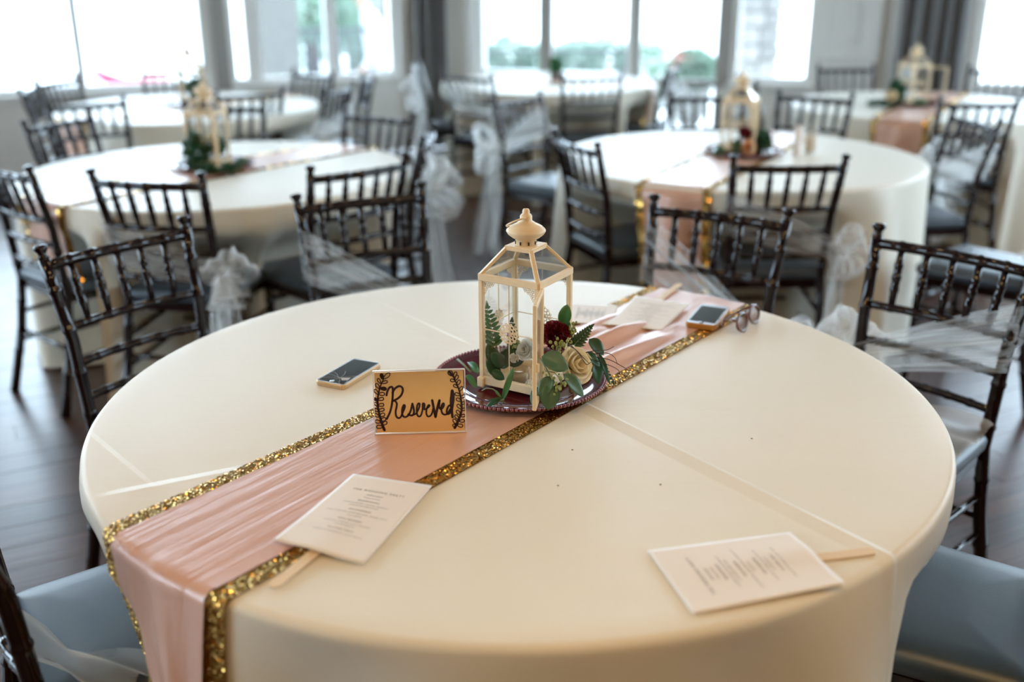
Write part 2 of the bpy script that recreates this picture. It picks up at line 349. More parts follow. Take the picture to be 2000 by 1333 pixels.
fl = MB(); pts = [(-6.6, -4.2), (5.6, -4.2), (5.6, 7.6), C0[:2], (-6.6, 6.5)]
fl.loft([[Vector((x, y, -0.10)) for x, y in pts], [Vector((x, y, -0.012)) for x, y in pts]], True, True, True)
floor = structure(fl.build('floor', M['subfloor'], smooth=False))
# floorboards, 27 degrees off the X axis
pd = Vector((math.cos(math.radians(27)), math.sin(math.radians(27)), 0)); pn = Vector((-pd.y, pd.x, 0))
PM = Matrix((pd, pn, Vector((0, 0, 1)))).transposed()
def inside(x, y):
    if not (-6.4 < x < 5.4 and -4 < y < 9.4): return False
    q = Vector((x, y, 0)) - C0
    return q.dot(WL.n) < -0.02 and q.dot(WF.n) < -0.02
boards = []
PW, PL = 0.127, 1.5
for j in range(-60, 90):
    off = random.uniform(0, PL)
    for i in range(-7, 9):
        c = pd * (i * PL + off) + pn * (j * PW)
        if all(inside(*(c + pd * a * PL / 2 + pn * b * PW / 2)[:2]) for a in (-1, 1) for b in (-1, 1)) or (inside(c.x, c.y) and c.y > 3):
            ends = [k for k in (-1, 1) if not inside(*(c + pd * k * PL / 2)[:2])]
            if ends: continue
            v = CR @ np.array([c.x, c.y, -CAM_H])
            vis = v[2] > 0.3 and abs(v[0] / v[2]) < 0.62
            boards.append((0 if vis else 1, c.length if vis else 1e3 + c.length, c))
boards.sort(key=lambda b: (b[0], b[1]))
bme = MB(); bme.box((0, 0, -0.006), (PL - 0.0014, PW - 0.0012, 0.012), None, 0.0007); bme = bme.mesh('floorboard', M['floor'], False)
for k, (_, _, c) in enumerate(boards[:300]):
    o = bpy.data.objects.new('floorboard', bme); COL.objects.link(o); o.parent = floor; o.location = c + Vector((0, 0, random.uniform(-0.0006, 0.0006))); o.rotation_euler = (0, 0, math.radians(27))
rest = MB()
for _, _, c in boards[300:]: rest.box(c + Vector((0, 0, -0.006 + random.uniform(-0.0006, 0.0006))), (PL - 0.0014, PW - 0.0012, 0.012), PM)
ro = rest.build('floorboard', M['floor'], floor, False); ro['kind'] = 'stuff'

cl = MB(); cl.loft([[Vector((x, y, CEIL)) for x, y in pts], [Vector((x, y, CEIL + 0.1)) for x, y in pts]], True, True, True)
structure(cl.build('ceiling', M['ceil'], smooth=False))

def window(n, wall, t0, t1, z0, z1, mullions, mat, sill=True, rails=()):
    w = MB(); fw = 0.05
    wall.box(w, t0, t0 + fw, z0, z1, 0.03, 0.12, 0.004); wall.box(w, t1 - fw, t1, z0, z1, 0.03, 0.12, 0.004)
    wall.box(w, t0 + fw, t1 - fw, z1 - fw, z1, 0.03, 0.12, 0.004); wall.box(w, t0 + fw, t1 - fw, z0, z0 + fw, 0.03, 0.12, 0.004)
    o = structure(w.build('window_%d' % n, M['trim'], smooth=False))
    edges = [t0 + fw]
    for a, b, mt, dep in mullions:
        mm = MB(); wall.box(mm, a, b, z0 + fw, z1 - fw, 0.08 - dep, 0.10, 0.004); mm.build('mullion', M[mt], o, False); edges += [a, b]
    edges.append(t1 - fw)
    for r in rails:
        mm = MB(); wall.box(mm, t0 + fw, t1 - fw, r, r + 0.04, 0.07, 0.10, 0.003); mm.build('glazing_bar', M['trim'], o, False)
    for a, b in zip(edges[::2], edges[1::2]):
        g = MB(); wall.box(g, a, b, z0 + fw, z1 - fw, 0.075, 0.081); g.build('pane', M['pane'], o, False)
    if sill:
        g = MB(); wall.box(g, t0 - 0.02, t1 + 0.02, z0 - 0.03, z0 + 0.012, -0.07, 0.03, 0.006); g.build('sill', M['trim'], o, False)
    return o
# left wall: lower panelling, pillars, header
w = MB()
for t0, t1, z0, z1 in [(-0.02, 0.43, 0, CEIL), (0.43, 1.89, 0, SILL), (0.43, 1.89, HEAD, CEIL), (1.89, 2.06, 0, CEIL), (2.06, 4.2, 0, SILL), (2.06, 4.2, HEAD, CEIL),
                       (4.2, 4.4, 0, CEIL), (4.4, 6.3, 0, SILL), (4.4, 6.3, HEAD, CEIL), (6.3, 6.75, 0, CEIL)]:
    WL.box(w, t0, t1, z0, z1)
wl = structure(w.build('wall_left', M['wall'], smooth=False))
for z in (0.13, 0.29, 0.45):
    for t0, t1 in ((0.05, 2.1), (2.103, 4.3), (4.303, 6.5)):
        b = MB(); WL.box(b, t0, t1, z, z + 0.155, -0.012, -0.0005, 0.004); b.build('panel_board', M['wall'], wl, False)
b = MB(); WL.box(b, 0.0, 6.6, 0, 0.12, -0.02, -0.0005, 0.005); structure(b.build('baseboard_left', M['trim'], smooth=False))
b = MB(); WL.box(b, 1.905, 2.02, SILL, HEAD, -0.045, -0.0005, 0.004); structure(b.build('trim_1', M['mull'], smooth=False))
b = MB(); WL.box(b, 0.37, 0.428, SILL + 0.014, HEAD, -0.03, -0.0005, 0.004); structure(b.build('trim_2', M['trim'], smooth=False))
window(1, WL, 0.43, 1.89, SILL + 0.03, HEAD, [(0.966, 1.064, 'trim', 0.04), (1.62, 1.745, 'trim', 0.03)], 'trim')
window(2, WL, 2.06, 4.2, SILL + 0.03, HEAD, [(3.0, 3.055, 'mull', 0.03)], 'trim')
window(3, WL, 4.4, 6.3, SILL + 0.03, HEAD, [(5.3, 5.36, 'mull', 0.03)], 'trim')
# far wall
w = MB()
for t0, t1, z0, z1 in [(0.0, 0.30, 0, CEIL), (0.30, 1.70, 0, SILL), (0.30, 2.46, HEAD, CEIL), (2.43, 2.53, 0, CEIL), (2.53, 3.178, 0, SILL), (2.53, 3.178, HEAD, CEIL),
                       (3.178, 4.376, 0, CEIL), (4.376, 5.9, 0, SILL), (4.376, 5.9, HEAD, CEIL), (5.9, 6.6, 0, CEIL)]:
    WF.box(w, t0, t1, z0, z1)
wf = structure(w.build('wall_far', M['wall'], smooth=False))
for t0, t1, z0, z1 in ((3.25, 3.51, 0.16, 0.88), (3.25, 3.51, 0.98, 3.1)):
    b = MB()
    for a0, a1, c0, c1 in ((t0, t0 + 0.035, z0, z1), (t1 - 0.035, t1, z0, z1), (t0 + 0.035, t1 - 0.035, z0, z0 + 0.035), (t0 + 0.035, t1 - 0.035, z1 - 0.035, z1)):
        WF.box(b, a0, a1, c0, c1, -0.018, -0.0005, 0.005)
    b.build('panel_moulding', M['trim'], wf, False)
b = MB(); WF.box(b, 3.53, 3.68, 0, CEIL, -0.05, -0.0005, 0.006); structure(b.build('trim_3', M['trim'], smooth=False))
b = MB(); WF.box(b, 0.0, 1.7, 0, 0.12, -0.02, -0.0005, 0.005); WF.box(b, 2.45, 3.52, 0, 0.12, -0.02, -0.0005, 0.005); WF.box(b, 3.7, 5.9, 0, 0.12, -0.02, -0.0005, 0.005); structure(b.build('baseboard_far', M['trim'], smooth=False))
b = MB(); WF.box(b, 0.24, 0.318, SILL + 0.014, HEAD, -0.03, -0.0005, 0.004); WF.box(b, 4.29, 4.37, 0.13, HEAD, -0.04, -0.0005, 0.004); structure(b.build('trim_4', M['trim'], smooth=False))
b = MB(); WF.box(b, 2.425, 2.535, SILL, HEAD, -0.03, -0.0005, 0.004); structure(b.build('trim_5', M['mull'], smooth=False))
window(4, WF, 0.31, 1.705, SILL + 0.03, HEAD, [(0.875, 0.99, 'mull', 0.05)], 'mull')
window(5, WF, 2.53, 3.178, SILL + 0.03, HEAD, [], 'trim')
window(6, WF, 4.376, 5.9, SILL + 0.03, HEAD, [], 'trim')
# glazed door right of the double window
d = MB()
for a0, a1, c0, c1 in ((1.70, 1.765, 0.02, HEAD), (2.405, 2.43, 0.02, HEAD), (1.765, 2.405, HEAD - 0.06, HEAD), (1.765, 2.405, 0.02, 0.14), (1.765, 2.405, 0.60, 0.65)):
    WF.box(d, a0, a1, c0, c1, 0.03, 0.11, 0.004)
door = structure(d.build('door_1', M['mull'], smooth=False))
for c0, c1 in ((0.14, 0.60), (0.65, HEAD - 0.06)):
    g = MB(); WF.box(g, 1.765, 2.405, c0, c1, 0.068, 0.074); g.build('pane', M['pane'], door, False)
g = MB(); g.tube([WF.p(2.37, 0.03, 1.0), WF.p(2.37, -0.03, 1.0), WF.p(2.28, -0.035, 1.0)], 0.009, 8); g.build('door_handle', M['silver'], door)
# walls that close the room (out of the frame)
def plain_wall(name, x0, y0, x1, y1, z0=0, z1=CEIL):
    m = MB(); m.box(((x0 + x1) / 2, (y0 + y1) / 2, (z0 + z1) / 2), (x1 - x0, y1 - y0, z1 - z0), None, 0.01); return structure(m.build(name, M['back_dark'], smooth=False))
plain_wall('wall_back', -6.6, -4.2, 5.44, -4.04)
m = MB()
for y0, y1, z0, z1 in ((-4.04, -0.5, 0, CEIL), (-0.5, 6.0, 0, SILL), (-0.5, 6.0, HEAD, CEIL), (2.6, 2.9, SILL, HEAD), (6.0, 6.55, 0, CEIL)):
    m.box((-6.52, (y0 + y1) / 2, (z0 + z1) / 2), (0.16, y1 - y0, z1 - z0))
structure(m.build('wall_side', M['wall'], smooth=False))
m = MB()
for y0, y1, z0, z1 in ((-4.2, 2.0, 0, CEIL), (2.0, 7.0, 0, SILL), (2.0, 7.0, HEAD, CEIL), (3.5, 3.8, SILL, HEAD), (7.0, 7.55, 0, CEIL)):
    m.box((5.52, (y0 + y1) / 2, (z0 + z1) / 2), (0.16, y1 - y0, z1 - z0))
structure(m.build('wall_right', M['wall'], smooth=False))
WR = Wall((5.44, 0.4, 0), (0, 1), (1, 0))
window(10, WR, 1.6, 3.1, SILL + 0.03, HEAD, [], 'trim'); window(9, WR, 3.4, 6.6, SILL + 0.03, HEAD, [(4.9, 4.98, 'mull', 0.03)], 'trim')  # unseen right-hand windows added to let in fill daylight
WS = Wall((-6.44, -0.5, 0), (0, 1), (-1, 0))
window(7, WS, 0.0, 3.1, SILL + 0.03, HEAD, [(1.5, 1.58, 'mull', 0.03)], 'trim'); window(8, WS, 3.4, 6.5, SILL + 0.03, HEAD, [(4.9, 4.98, 'mull', 0.03)], 'trim')

# curtains
def curtain(path, amp, waves, z0, z1, label):
    n = 120; P0 = [Vector(p) for p in path]
    seg = [(P0[i + 1] - P0[i]).length for i in range(len(P0) - 1)]; tot = sum(seg)
    def pos(s):
        s *= tot
        for i, l in enumerate(seg):
            if s <= l or i == len(seg) - 1:
                d = (P0[i + 1] - P0[i]).normalized(); return P0[i] + d * s, Vector((d.y, -d.x, 0))
            s -= l
    def fn(u, v):
        p, nn = pos(u); a = math.sin(u * waves * 2 * PI + 0.8 * math.sin(u * 9)) * amp * (0.75 + 0.25 * v)
        return p + nn * a + Vector((0, 0, z1 + (z0 - z1) * v))
    mb = MB(); mb.grid(fn, n, 8); o = mb.build('curtain', M['curtain'], None, True, thick=0.004)
    return tag(o, label, 'curtain', 'floor length curtains between the windows')
curtain([WL.p(0.33, -0.13, 0), WL.p(0.02, -0.13, 0)], 0.05, 3.5, 0.02, 3.3, 'dark taupe curtain hanging in the corner left of the double window')
curtain([WF.p(3.80, -0.12, 0), WF.p(4.29, -0.12, 0)], 0.05, 4.5, 0.02, 3.3, 'dark taupe curtain behind the rearmost right table and its lantern')

# ------------------------------------------------------------------ outside
GZ = -0.35
g = MB(); g.box((0, 60, GZ - 0.05), (240, 170, 0.1)); tag(g.build('terrace', M['concrete'], smooth=False), 'pale concrete terrace outside the windows', 'terrace')['kind'] = 'structure'
def leaf_cloud(mb, c, r, n, size, seed):
    rs = np.random.RandomState(seed); c = np.array(c); r = np.array(r)
    d = rs.normal(size=(n, 3)); d /= np.linalg.norm(d, axis=1)[:, None]; rad = rs.uniform(0.45, 1.0, n)[:, None] ** 0.6
    p = c + d * r * rad
    for q in p:
        a = Vector(rs.normal(size=3)).normalized(); b = a.cross(Vector(rs.normal(size=3))).normalized(); s = size * rs.uniform(0.6, 1.3); q = Vector(q)
        mb._add([q - a * s, q - b * s * 0.45, q + a * s, q + b * s * 0.45], [(0, 1, 2, 3)])
def shrub(name, label, cat, clouds, trunk, mat='hedge', group=None, seed=1, size=0.09):
    t = thing(name, label, cat, (trunk[0], trunk[1], GZ), group=group)
    mb = MB()
    for k, (c, r, n) in enumerate(clouds): leaf_cloud(mb, (c[0] - trunk[0], c[1] - trunk[1], c[2] - GZ), r, n, size, seed + k)
    o = mb.build('foliage', M[mat], t, False); o['kind'] = 'stuff'
    mb = MB(); top = clouds[0][0]; mb.tube([(0, 0, 0), (0.03, 0, (top[2] - GZ) * 0.5), (0, 0, top[2] - GZ)], [0.09, 0.07, 0.03], 8); mb.build('trunk', M['twig'], t)
    return t
def post_box(name, label, px, Y, wid, z1, mat, cat, pieces=False):
    p = at(px, 80, Y); t = thing(name, label, cat, (p.x, p.y, GZ), 0.2)
    if pieces:
        z = 0.0; k = 0
        core = MB(); core.box((0, 0, (z1 - GZ) / 2), (wid - 0.06, wid - 0.06, z1 - GZ)); core.build('core', M['stone'], t, False)
        while z < z1 - GZ - 0.1:
            h = random.uniform(0.10, 0.17); f = random.uniform(0.35, 0.65)
            for a, b in ((0, f), (f, 1)):
                m = MB(); m.box(((a + b - 1) / 2 * wid, 0, z + h / 2), ((b - a) * wid - 0.010, wid + random.uniform(-0.02, 0.02), h - 0.010), None, 0.008); m.build('stone', M[mat], t, False)
            z += h
    else:
        m = MB(); m.box((0, 0, (z1 - GZ) / 2), (wid, wid, z1 - GZ), None, 0.02); m.build('shaft', M[mat], t, False)
        m = MB(); m.box((0, 0, 0.10), (wid + 0.08, wid + 0.08, 0.2), None, 0.02); m.build('plinth', M[mat], t, False)
    return t
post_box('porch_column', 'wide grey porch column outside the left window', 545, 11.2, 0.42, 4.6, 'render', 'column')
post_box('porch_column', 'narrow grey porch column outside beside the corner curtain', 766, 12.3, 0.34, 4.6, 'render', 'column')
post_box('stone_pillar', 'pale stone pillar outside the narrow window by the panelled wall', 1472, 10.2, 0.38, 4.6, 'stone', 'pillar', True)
q = at(600, 40, 19); shrub('garden_tree', 'pale green tree outside beside the wide grey column', 'tree', [((q.x, 19, 1.3), (0.7, 0.7, 1.1), 1500), ((q.x + 1.0, 19.5, 1.0), (0.8, 0.7, 1.2), 1500)], (q.x, 19), seed=3, group=None)
q = at(690, 40, 21); shrub('garden_tree', 'pale green tree outside behind the person in the white shirt', 'tree', [((q.x, 21, 1.5), (1.0, 0.8, 1.6), 2200), ((q.x - 0.8, 21.5, 0.8), (0.9, 0.8, 1.2), 1200)], (q.x, 21), seed=9)
q0 = at(925, 100, 15.5); q1 = at(1258, 100, 15.5)
cl_ = [((q0.x + (q1.x - q0.x) * k / 5, 15.5, 0.12 + 0.05 * math.sin(k * 2.1)), (0.48, 0.4, 0.50), 1300) for k in range(6)]
shrub('hedge', 'clipped green hedge outside behind the terrace railing', 'hedge', cl_, (q0.x + 1.2, 15.5), seed=20, size=0.06)
# railing with separate balusters
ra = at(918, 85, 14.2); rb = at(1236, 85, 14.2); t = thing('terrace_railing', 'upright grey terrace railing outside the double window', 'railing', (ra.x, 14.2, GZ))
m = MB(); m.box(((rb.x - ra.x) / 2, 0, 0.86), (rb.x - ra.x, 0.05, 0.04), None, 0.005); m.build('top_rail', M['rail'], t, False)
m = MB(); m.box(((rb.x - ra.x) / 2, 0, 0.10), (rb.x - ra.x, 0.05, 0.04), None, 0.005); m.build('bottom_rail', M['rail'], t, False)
bm_ = MB(); bm_.box((0, 0, 0.48), (0.040, 0.040, 0.74), None, 0.004); bm_ = bm_.mesh('baluster', M['rail'], False)
nb = int((rb.x - ra.x) / 0.115)
for k in range(nb + 1):
    o = bpy.data.objects.new('baluster', bm_); COL.objects.link(o); o.parent = t; o.location = (k * (rb.x - ra.x) / nb, 0, 0)
ra = at(575, 60, 16.5); rb = at(765, 60, 16.5); t = thing('garden_fence', 'grey garden fence outside the window left of the person', 'fence', (ra.x, 16.5, GZ))
m = MB(); m.box(((rb.x - ra.x) / 2, 0, 1.02), (rb.x - ra.x, 0.05, 0.06), None, 0.005); m.build('top_rail', M['rail'], t, False)
m = MB(); m.box(((rb.x - ra.x) / 2, 0, 0.2), (rb.x - ra.x, 0.05, 0.06), None, 0.005); m.build('bottom_rail', M['rail'], t, False)
bm_ = MB(); bm_.box((0, 0, 0.6), (0.09, 0.02, 0.9), None, 0.004); bm_ = bm_.mesh('slat', M['rail'], False)
for k in range(10):
    o = bpy.data.objects.new('slat', bm_); COL.objects.link(o); o.parent = t; o.location = (k * (rb.x - ra.x) / 9, 0, 0)
# planter of flowers outside the glazed door
p = at(1352, 145, 11.6); t = thing('garden_planter', 'grey urn planter with a rounded mound of foliage outside the glazed door', 'planter', (p.x, 11.6, GZ))
m = MB(); h = 0.62 - 0.0
m.lathe([(0.16, 0), (0.17, 0.03), (0.10, 0.08), (0.08, 0.2), (0.14, 0.3), (0.20, 0.48), (0.22, 0.60), (0.235, 0.62), (0.235, 0.645), (0.19, 0.645), (0.17, 0.58), (0, 0.58)], n=20, cap0=True); m.build('urn', M['render'], t)
m = MB(); leaf_cloud(m, (0, 0, 0.86), (0.28, 0.25, 0.22), 2000, 0.05, 5); o = m.build('foliage', M['hedge'], t, False); o['kind'] = 'stuff'
m = MB(); leaf_cloud(m, (-0.12, -0.05, 0.92), (0.16, 0.18, 0.13), 150, 0.035, 6); o = m.build('blooms', M['petalpink'], t, False); o['kind'] = 'stuff'
# red hull on the terrace
p = at(258, 165, 14.5); p2 = at(328, 165, 14.5); p0 = at(184, 150, 14.5)
t = thing('red_hull', 'small red and white boat hull lying outside the left window', 'boat', (p0.x, 14.5, GZ)); Lh = p2.x - p0.x
zt = p.z - GZ + 0.02
m = MB(); ls = []; l2 = []
for k in range(15):
    u = k / 14; wd = 0.02 + 0.2 * math.sin(PI * min(u * 0.8 + 0.02, 1)) ** 0.7; up = 0.16 * max(0, 1 - u * 2.6) ** 1.5; hh = 0.05 + 0.16 * min(1, u * 2.2)
    x = u * Lh
    ls.append([Vector((x, y, z)) for y, z in ((-wd, zt + up + 0.05), (-wd * 0.95, zt + up - hh * 0.5), (0, zt + up - hh * 0.55), (wd * 0.95, zt + up - hh * 0.5), (wd, zt + up + 0.05))])
    l2.append([Vector((x, y, z)) for y, z in ((-wd * 0.95, zt + up - hh * 0.5), (-wd * 0.6, zt - hh), (0, 0.0 if 0.2 < u < 0.95 else zt - hh), (wd * 0.6, zt - hh), (wd * 0.95, zt + up - hh * 0.5))])
m.loft(ls, False); m.build('red_topside', M['redhull'], t, True)
m = MB(); m.loft(l2, False); m.build('white_bottom', M['whitehull'], t, True)

# person outside: leaning slightly, facing left
def person():
    base = at(733, 60, 11.3); gx, gy = base.x, base.y
    P = lambda x, y, z: (x, y, z)
    V = [(0, 0, 0.93), (0.0, 0, 1.10), (-0.02, 0, 1.27), (-0.05, 0, 1.42), (-0.085, 0, 1.50), (-0.12, 0, 1.57), (-0.135, 0, 1.66), (-0.13, 0, 1.735),
         (-0.04, 0.15, 1.40), (0.02, 0.20, 1.14), (-0.10, 0.20, 0.93), (-0.16, 0.19, 0.86),
         (-0.04, -0.15, 1.40), (0.05, -0.20, 1.14), (-0.08, -0.20, 0.95), (-0.15, -0.19, 0.88),
         (0.0, 0.09, 0.86), (-0.02, 0.10, 0.47), (0.02, 0.10, 0.08), (-0.10, 0.11, 0.03),
         (0.0, -0.09, 0.86), (-0.03, -0.10, 0.47), (0.03, -0.10, 0.08), (-0.09, -0.11, 0.03)]
    Rr = [0.13, 0.125, 0.14, 0.11, 0.055, 0.06, 0.088, 0.07, 0.062, 0.046, 0.034, 0.03, 0.062, 0.046, 0.034, 0.03, 0.088, 0.062, 0.045, 0.035, 0.088, 0.062, 0.045, 0.035]
    Ed = [(0, 1), (1, 2), (2, 3), (3, 4), (4, 5), (5, 6), (6, 7), (3, 8), (8, 9), (9, 10), (10, 11), (3, 12), (12, 13), (13, 14), (14, 15), (0, 16), (16, 17), (17, 18), (18, 19), (0, 20), (20, 21), (21, 22), (22, 23)]
    for sgn, root in ((1, 11), (-1, 15)):
        rx, ry, rz = V[root]
        for k, (dy, dx, L) in enumerate(((0.030, -0.02, 0.055), (0.012, -0.045, 0.075), (-0.002, -0.05, 0.08), (-0.014, -0.045, 0.073), (-0.026, -0.03, 0.058))):
            a = len(V); V.append((rx + dx * 0.7, ry + dy, rz - L * 0.55)); V.append((rx + dx * 0.9, ry + dy * 1.05, rz - L)); Rr += [0.011, 0.009]; Ed += [(root, a), (a, a + 1)]
    me = bpy.data.meshes.new('body'); me.from_pydata([P(*v) for v in V], Ed, []); me.update()
    o = bpy.data.objects.new('person', me); COL.objects.link(o)
    sk = o.modifiers.new('skin', 'SKIN'); layer = me.skin_vertices[0].data
    for i, r in enumerate(Rr): layer[i].radius = (r, r)
    layer[0].use_root = True
    ss = o.modifiers.new('sub', 'SUBSURF'); ss.levels = 2; ss.render_levels = 2
    dg = bpy.context.evaluated_depsgraph_get(); ev = o.evaluated_get(dg); nm = bpy.data.meshes.new_from_object(ev)
    bpy.data.objects.remove(o)
    nm.materials.clear()
    for k in ('shirt', 'skin', 'trouser'): nm.materials.append(M[k])
    for pl in nm.polygons:
        c = pl.center; pl.use_smooth = True
        if c.z > 1.50 or (c.z < 0.93 and abs(c.y) > 0.165): pl.material_index = 1
        elif c.z < 0.92: pl.material_index = 2
    o = bpy.data.objects.new('person', nm); COL.objects.link(o); o.location = (gx, gy, GZ)
    tag(o, 'person in a white shirt and grey trousers standing outside the left window', 'person')
    h = MB(); h.sphere((-0.125, 0, 1.70), 0.102, 16, 10, (1.0, 0.82, 0.95)); hv = []
    hm = MB()
    for f in h.f:
        c = sum((Vector(h.v[i]) for i in f), Vector()) / len(f)
        if c.z > 1.69 + (0.0 if c.x > -0.12 else 0.06 * (-0.12 - c.x) / 0.1 * 1.0 + 0.0) or (c.x > -0.10 and c.z > 1.62): hm._add([h.v[i] for i in f], [tuple(range(len(f)))])
    hm.build('hair', M['hair'], o, True, thick=0.012)
    fm = MB(); fm.sphere((-0.232, 0, 1.645), 0.014, 8, 6, (1.3, 0.9, 1.3)); fm.build('nose', M['skin'], o)
    for sy in (-1, 1):
        fm = MB(); fm.sphere((-0.214, sy * 0.03, 1.672), 0.010, 8, 6); fm.build('eye', M['hair'], o)
        fm = MB(); fm.sphere((-0.13, sy * 0.082, 1.655), 0.026, 8, 6, (0.7, 0.4, 1.2)); fm.build('ear', M['skin'], o)
    fm = MB(); fm.sphere((-0.215, 0, 1.612), 0.02, 8, 6, (0.4, 1.2, 0.3)); fm.build('mouth', M['redhull'], o)
person()

# ------------------------------------------------------------------ tables, cloths
TZ = 0.755
TA, TB, TC, TD, TE, TF = (0.009, 1.797), (-1.20, 4.16), (-1.95, 6.28), (0.99, 4.45), (2.47, 6.20), (0.27, 7.62)
# chairs: (table, middle of the back's top, facing degrees, label)
CH = [
 (TA, (-0.99, 2.49), -39, 'dark chiavari chair at the left rear of the nearest table'),
 (TA, (-0.45, 3.01), -63, 'dark chiavari chair behind the nearest table, left of the lantern'),
 (TA, (0.58, 2.80), -121, 'dark chiavari chair behind the nearest table, right of the lantern'),
 (TA, (1.066, 2.384), -137, 'dark chiavari chair right of the nearest table with tulle over its seat'),
 (TA, None, 33, 'chair seat in the bottom left corner beside the hanging end of the pink runner'),
 (TA, None, 149, 'chair seat in the bottom right corner below the nearest table'),
 (TB, (-0.52, 3.50), 132, 'dark chiavari chair at the right front of the left middle table'),
 (TB, (-1.19, 3.30), 79, 'dark chiavari chair at the front of the left middle table'),
 (TB, (-1.76, 3.52), 50, 'dark chiavari chair cut by the left edge, facing the left middle table'),
 (TB, (-2.06, 4.70), -22, 'dark chiavari chair left of the left middle table near the window wall'),
 (TB, (-0.34, 4.22), 178, 'dark chiavari chair with long tulle bow, right end of the left middle table'),
 (TB, (-0.62, 4.83), -120, 'dark chiavari chair behind the right rear of the left middle table'),
 (TB, (-1.44, 5.22), -85, 'dark chiavari chair behind the left middle table, right of its lantern'),
 (TB, (-2.20, 5.38), -49, 'dark chiavari chair pulled out between the two left tables'),
 (TC, (-1.45, 5.80), 128, 'dark chiavari chair at the right front of the far left table'),
 (TC, (-2.80, 6.05), 12, 'dark chiavari chair at the left end of the far left table, nearer of two'),
 (TC, (-2.84, 6.55), -12, 'dark chiavari chair at the left end of the far left table, farther of two'),
 (TC, (-1.30, 6.92), -128, 'dark chiavari chair behind the far left table before the porch column'),
 (TC, (-0.99, 6.02), 165, 'dark chiavari chair at the right end of the far left table, tulle hanging down'),
 (TC, (-0.90, 6.62), 197, 'dark chiavari chair edge-on below the person outside'),
 (TC, (-2.32, 7.20), -75, 'dark chiavari chair behind the far left table by the left window'),
 (TD, (0.97, 3.55), 90, 'dark chiavari chair at the front of the right middle table, tulle at its right'),
 (TD, (0.25, 4.03), 22, 'dark chiavari chair at the left front of the right middle table by the aisle'),
 (TD, (0.03, 5.47), -40, 'dark chiavari chair pulled out behind the left side of the right middle table'),
 (TD, (1.62, 5.55), -122, 'dark chiavari chair behind the right middle table beyond the candle glass'),
 (TD, (1.05, 5.58), -92, 'dark chiavari chair behind the right middle table, left of its lantern'),
 (TD, (2.07, 4.60), 186, 'dark chiavari chair at the right end of the right middle table'),
 (TD, (1.98, 3.50), 135, 'dark chiavari chair with a grey seat cut by the right edge'),
 (TE, (2.38, 5.28), 88, 'dark chiavari chair at the front of the far right table'),
 (TE, (1.42, 6.30), 2, 'dark chiavari chair edge-on at the left end of the far right table'),
 (TE, (2.30, 7.22), -86, 'dark chiavari chair behind the far right table before the panelled wall'),
 (TE, (3.25, 6.98), -135, 'dark chiavari chair behind the far right table beside the curtain edge'),
 (TF, (0.52, 6.66), 102, 'dark chiavari chair at the front of the far centre table'),
 (TF, (-0.28, 6.76), 55, 'dark chiavari chair at the left front of the far centre table'),
 (TF, (-0.66, 7.52), 4, 'dark chiavari chair left of the far centre table by the corner curtain'),
 (TF, (1.12, 7.25), 160, 'dark chiavari chair at the right end of the far centre table with white tulle'),
]
SEATS = []
for T, m_, a, lab in CH:
    f = Vector((math.cos(math.radians(a)), math.sin(math.radians(a))))
    if m_ is None: o = {33: Vector((-0.635, 1.50)), 149: Vector((0.72, 1.535))}[a]
    else: o = Vector(m_) + f * 0.27
    SEATS.append((T, o, a, lab))

SKIRT = {}
def skirt(T, seed):
    rs = np.random.RandomState(seed); ph = rs.uniform(0, 2 * PI, 4); R0 = 0.777; dents = []
    for T2, o, a, _ in SEATS:
        if T2 is T:
            q = o - Vector(T); dents.append((math.atan2(q.y, q.x), max(0.0, 0.80 - (q.length - 0.225))))
    def r_at(th, z):
        v = math.cos(11 * th + ph[0] + 0.8 * math.sin(2 * th + ph[1])) + 0.55 * math.cos(17 * th + ph[2]) + 0.35 * math.cos(5 * th + ph[3])
        t = max(0, (0.740 - z) / 0.72); r = R0 + 0.002 + 0.020 * t + 0.058 * (t ** 0.72) * v / 1.5
        for ang, D in dents:
            if D > 0:
                dth = (th - ang + PI) % (2 * PI) - PI
                wz = min(1, max(0, (0.69 - z) / 0.195)); wz = wz * wz * (3 - 2 * wz)
                aa = min(1, max(0, (0.42 - abs(dth)) / 0.16)); aa = aa * aa * (3 - 2 * aa)
                r = r * (1 - wz * aa) + min(r, 0.80 - D - 0.02 * t) * wz * aa
        return r
    return r_at
def tablecloth(T, seed, mat, label):
    n_ = 240; R0 = 0.777; r_at = SKIRT[T] = skirt(T, seed); RB = 0.011
    mb = MB(); loops = []
    for r in (0.02, 0.12, 0.24, 0.36, 0.48, 0.58, 0.66, 0.73, R0 - RB):
        loops.append([Vector((r * math.cos(2 * PI * k / n_), r * math.sin(2 * PI * k / n_), TZ)) for k in range(n_)])
    for t in (0.2, 0.4, 0.6, 0.8, 1.0):
        a = t * PI / 2; r = R0 - RB + (RB + 0.002) * math.sin(a)
        loops.append([Vector((r * math.cos(2 * PI * k / n_), r * math.sin(2 * PI * k / n_), TZ - RB * 1.3 * (1 - math.cos(a)))) for k in range(n_)])
    for z in (0.725, 0.705, 0.68, 0.64, 0.60, 0.56, 0.52, 0.48, 0.43, 0.36, 0.28, 0.2, 0.12, 0.05, 0.012):
        loops.append([Vector((r_at(2 * PI * k / n_, z) * math.cos(2 * PI * k / n_), r_at(2 * PI * k / n_, z) * math.sin(2 * PI * k / n_), z)) for k in range(n_)])
    mb.loft(loops, True, True, False)
    o = mb.build('tablecloth', M[mat], None, True, (T[0], T[1], 0))
    return tag(o, label, 'tablecloth', 'ivory round tablecloths')
TN = {TA: 'nearest', TB: 'left middle', TC: 'far left', TD: 'right middle', TE: 'far right', TF: 'far centre'}
proto = None
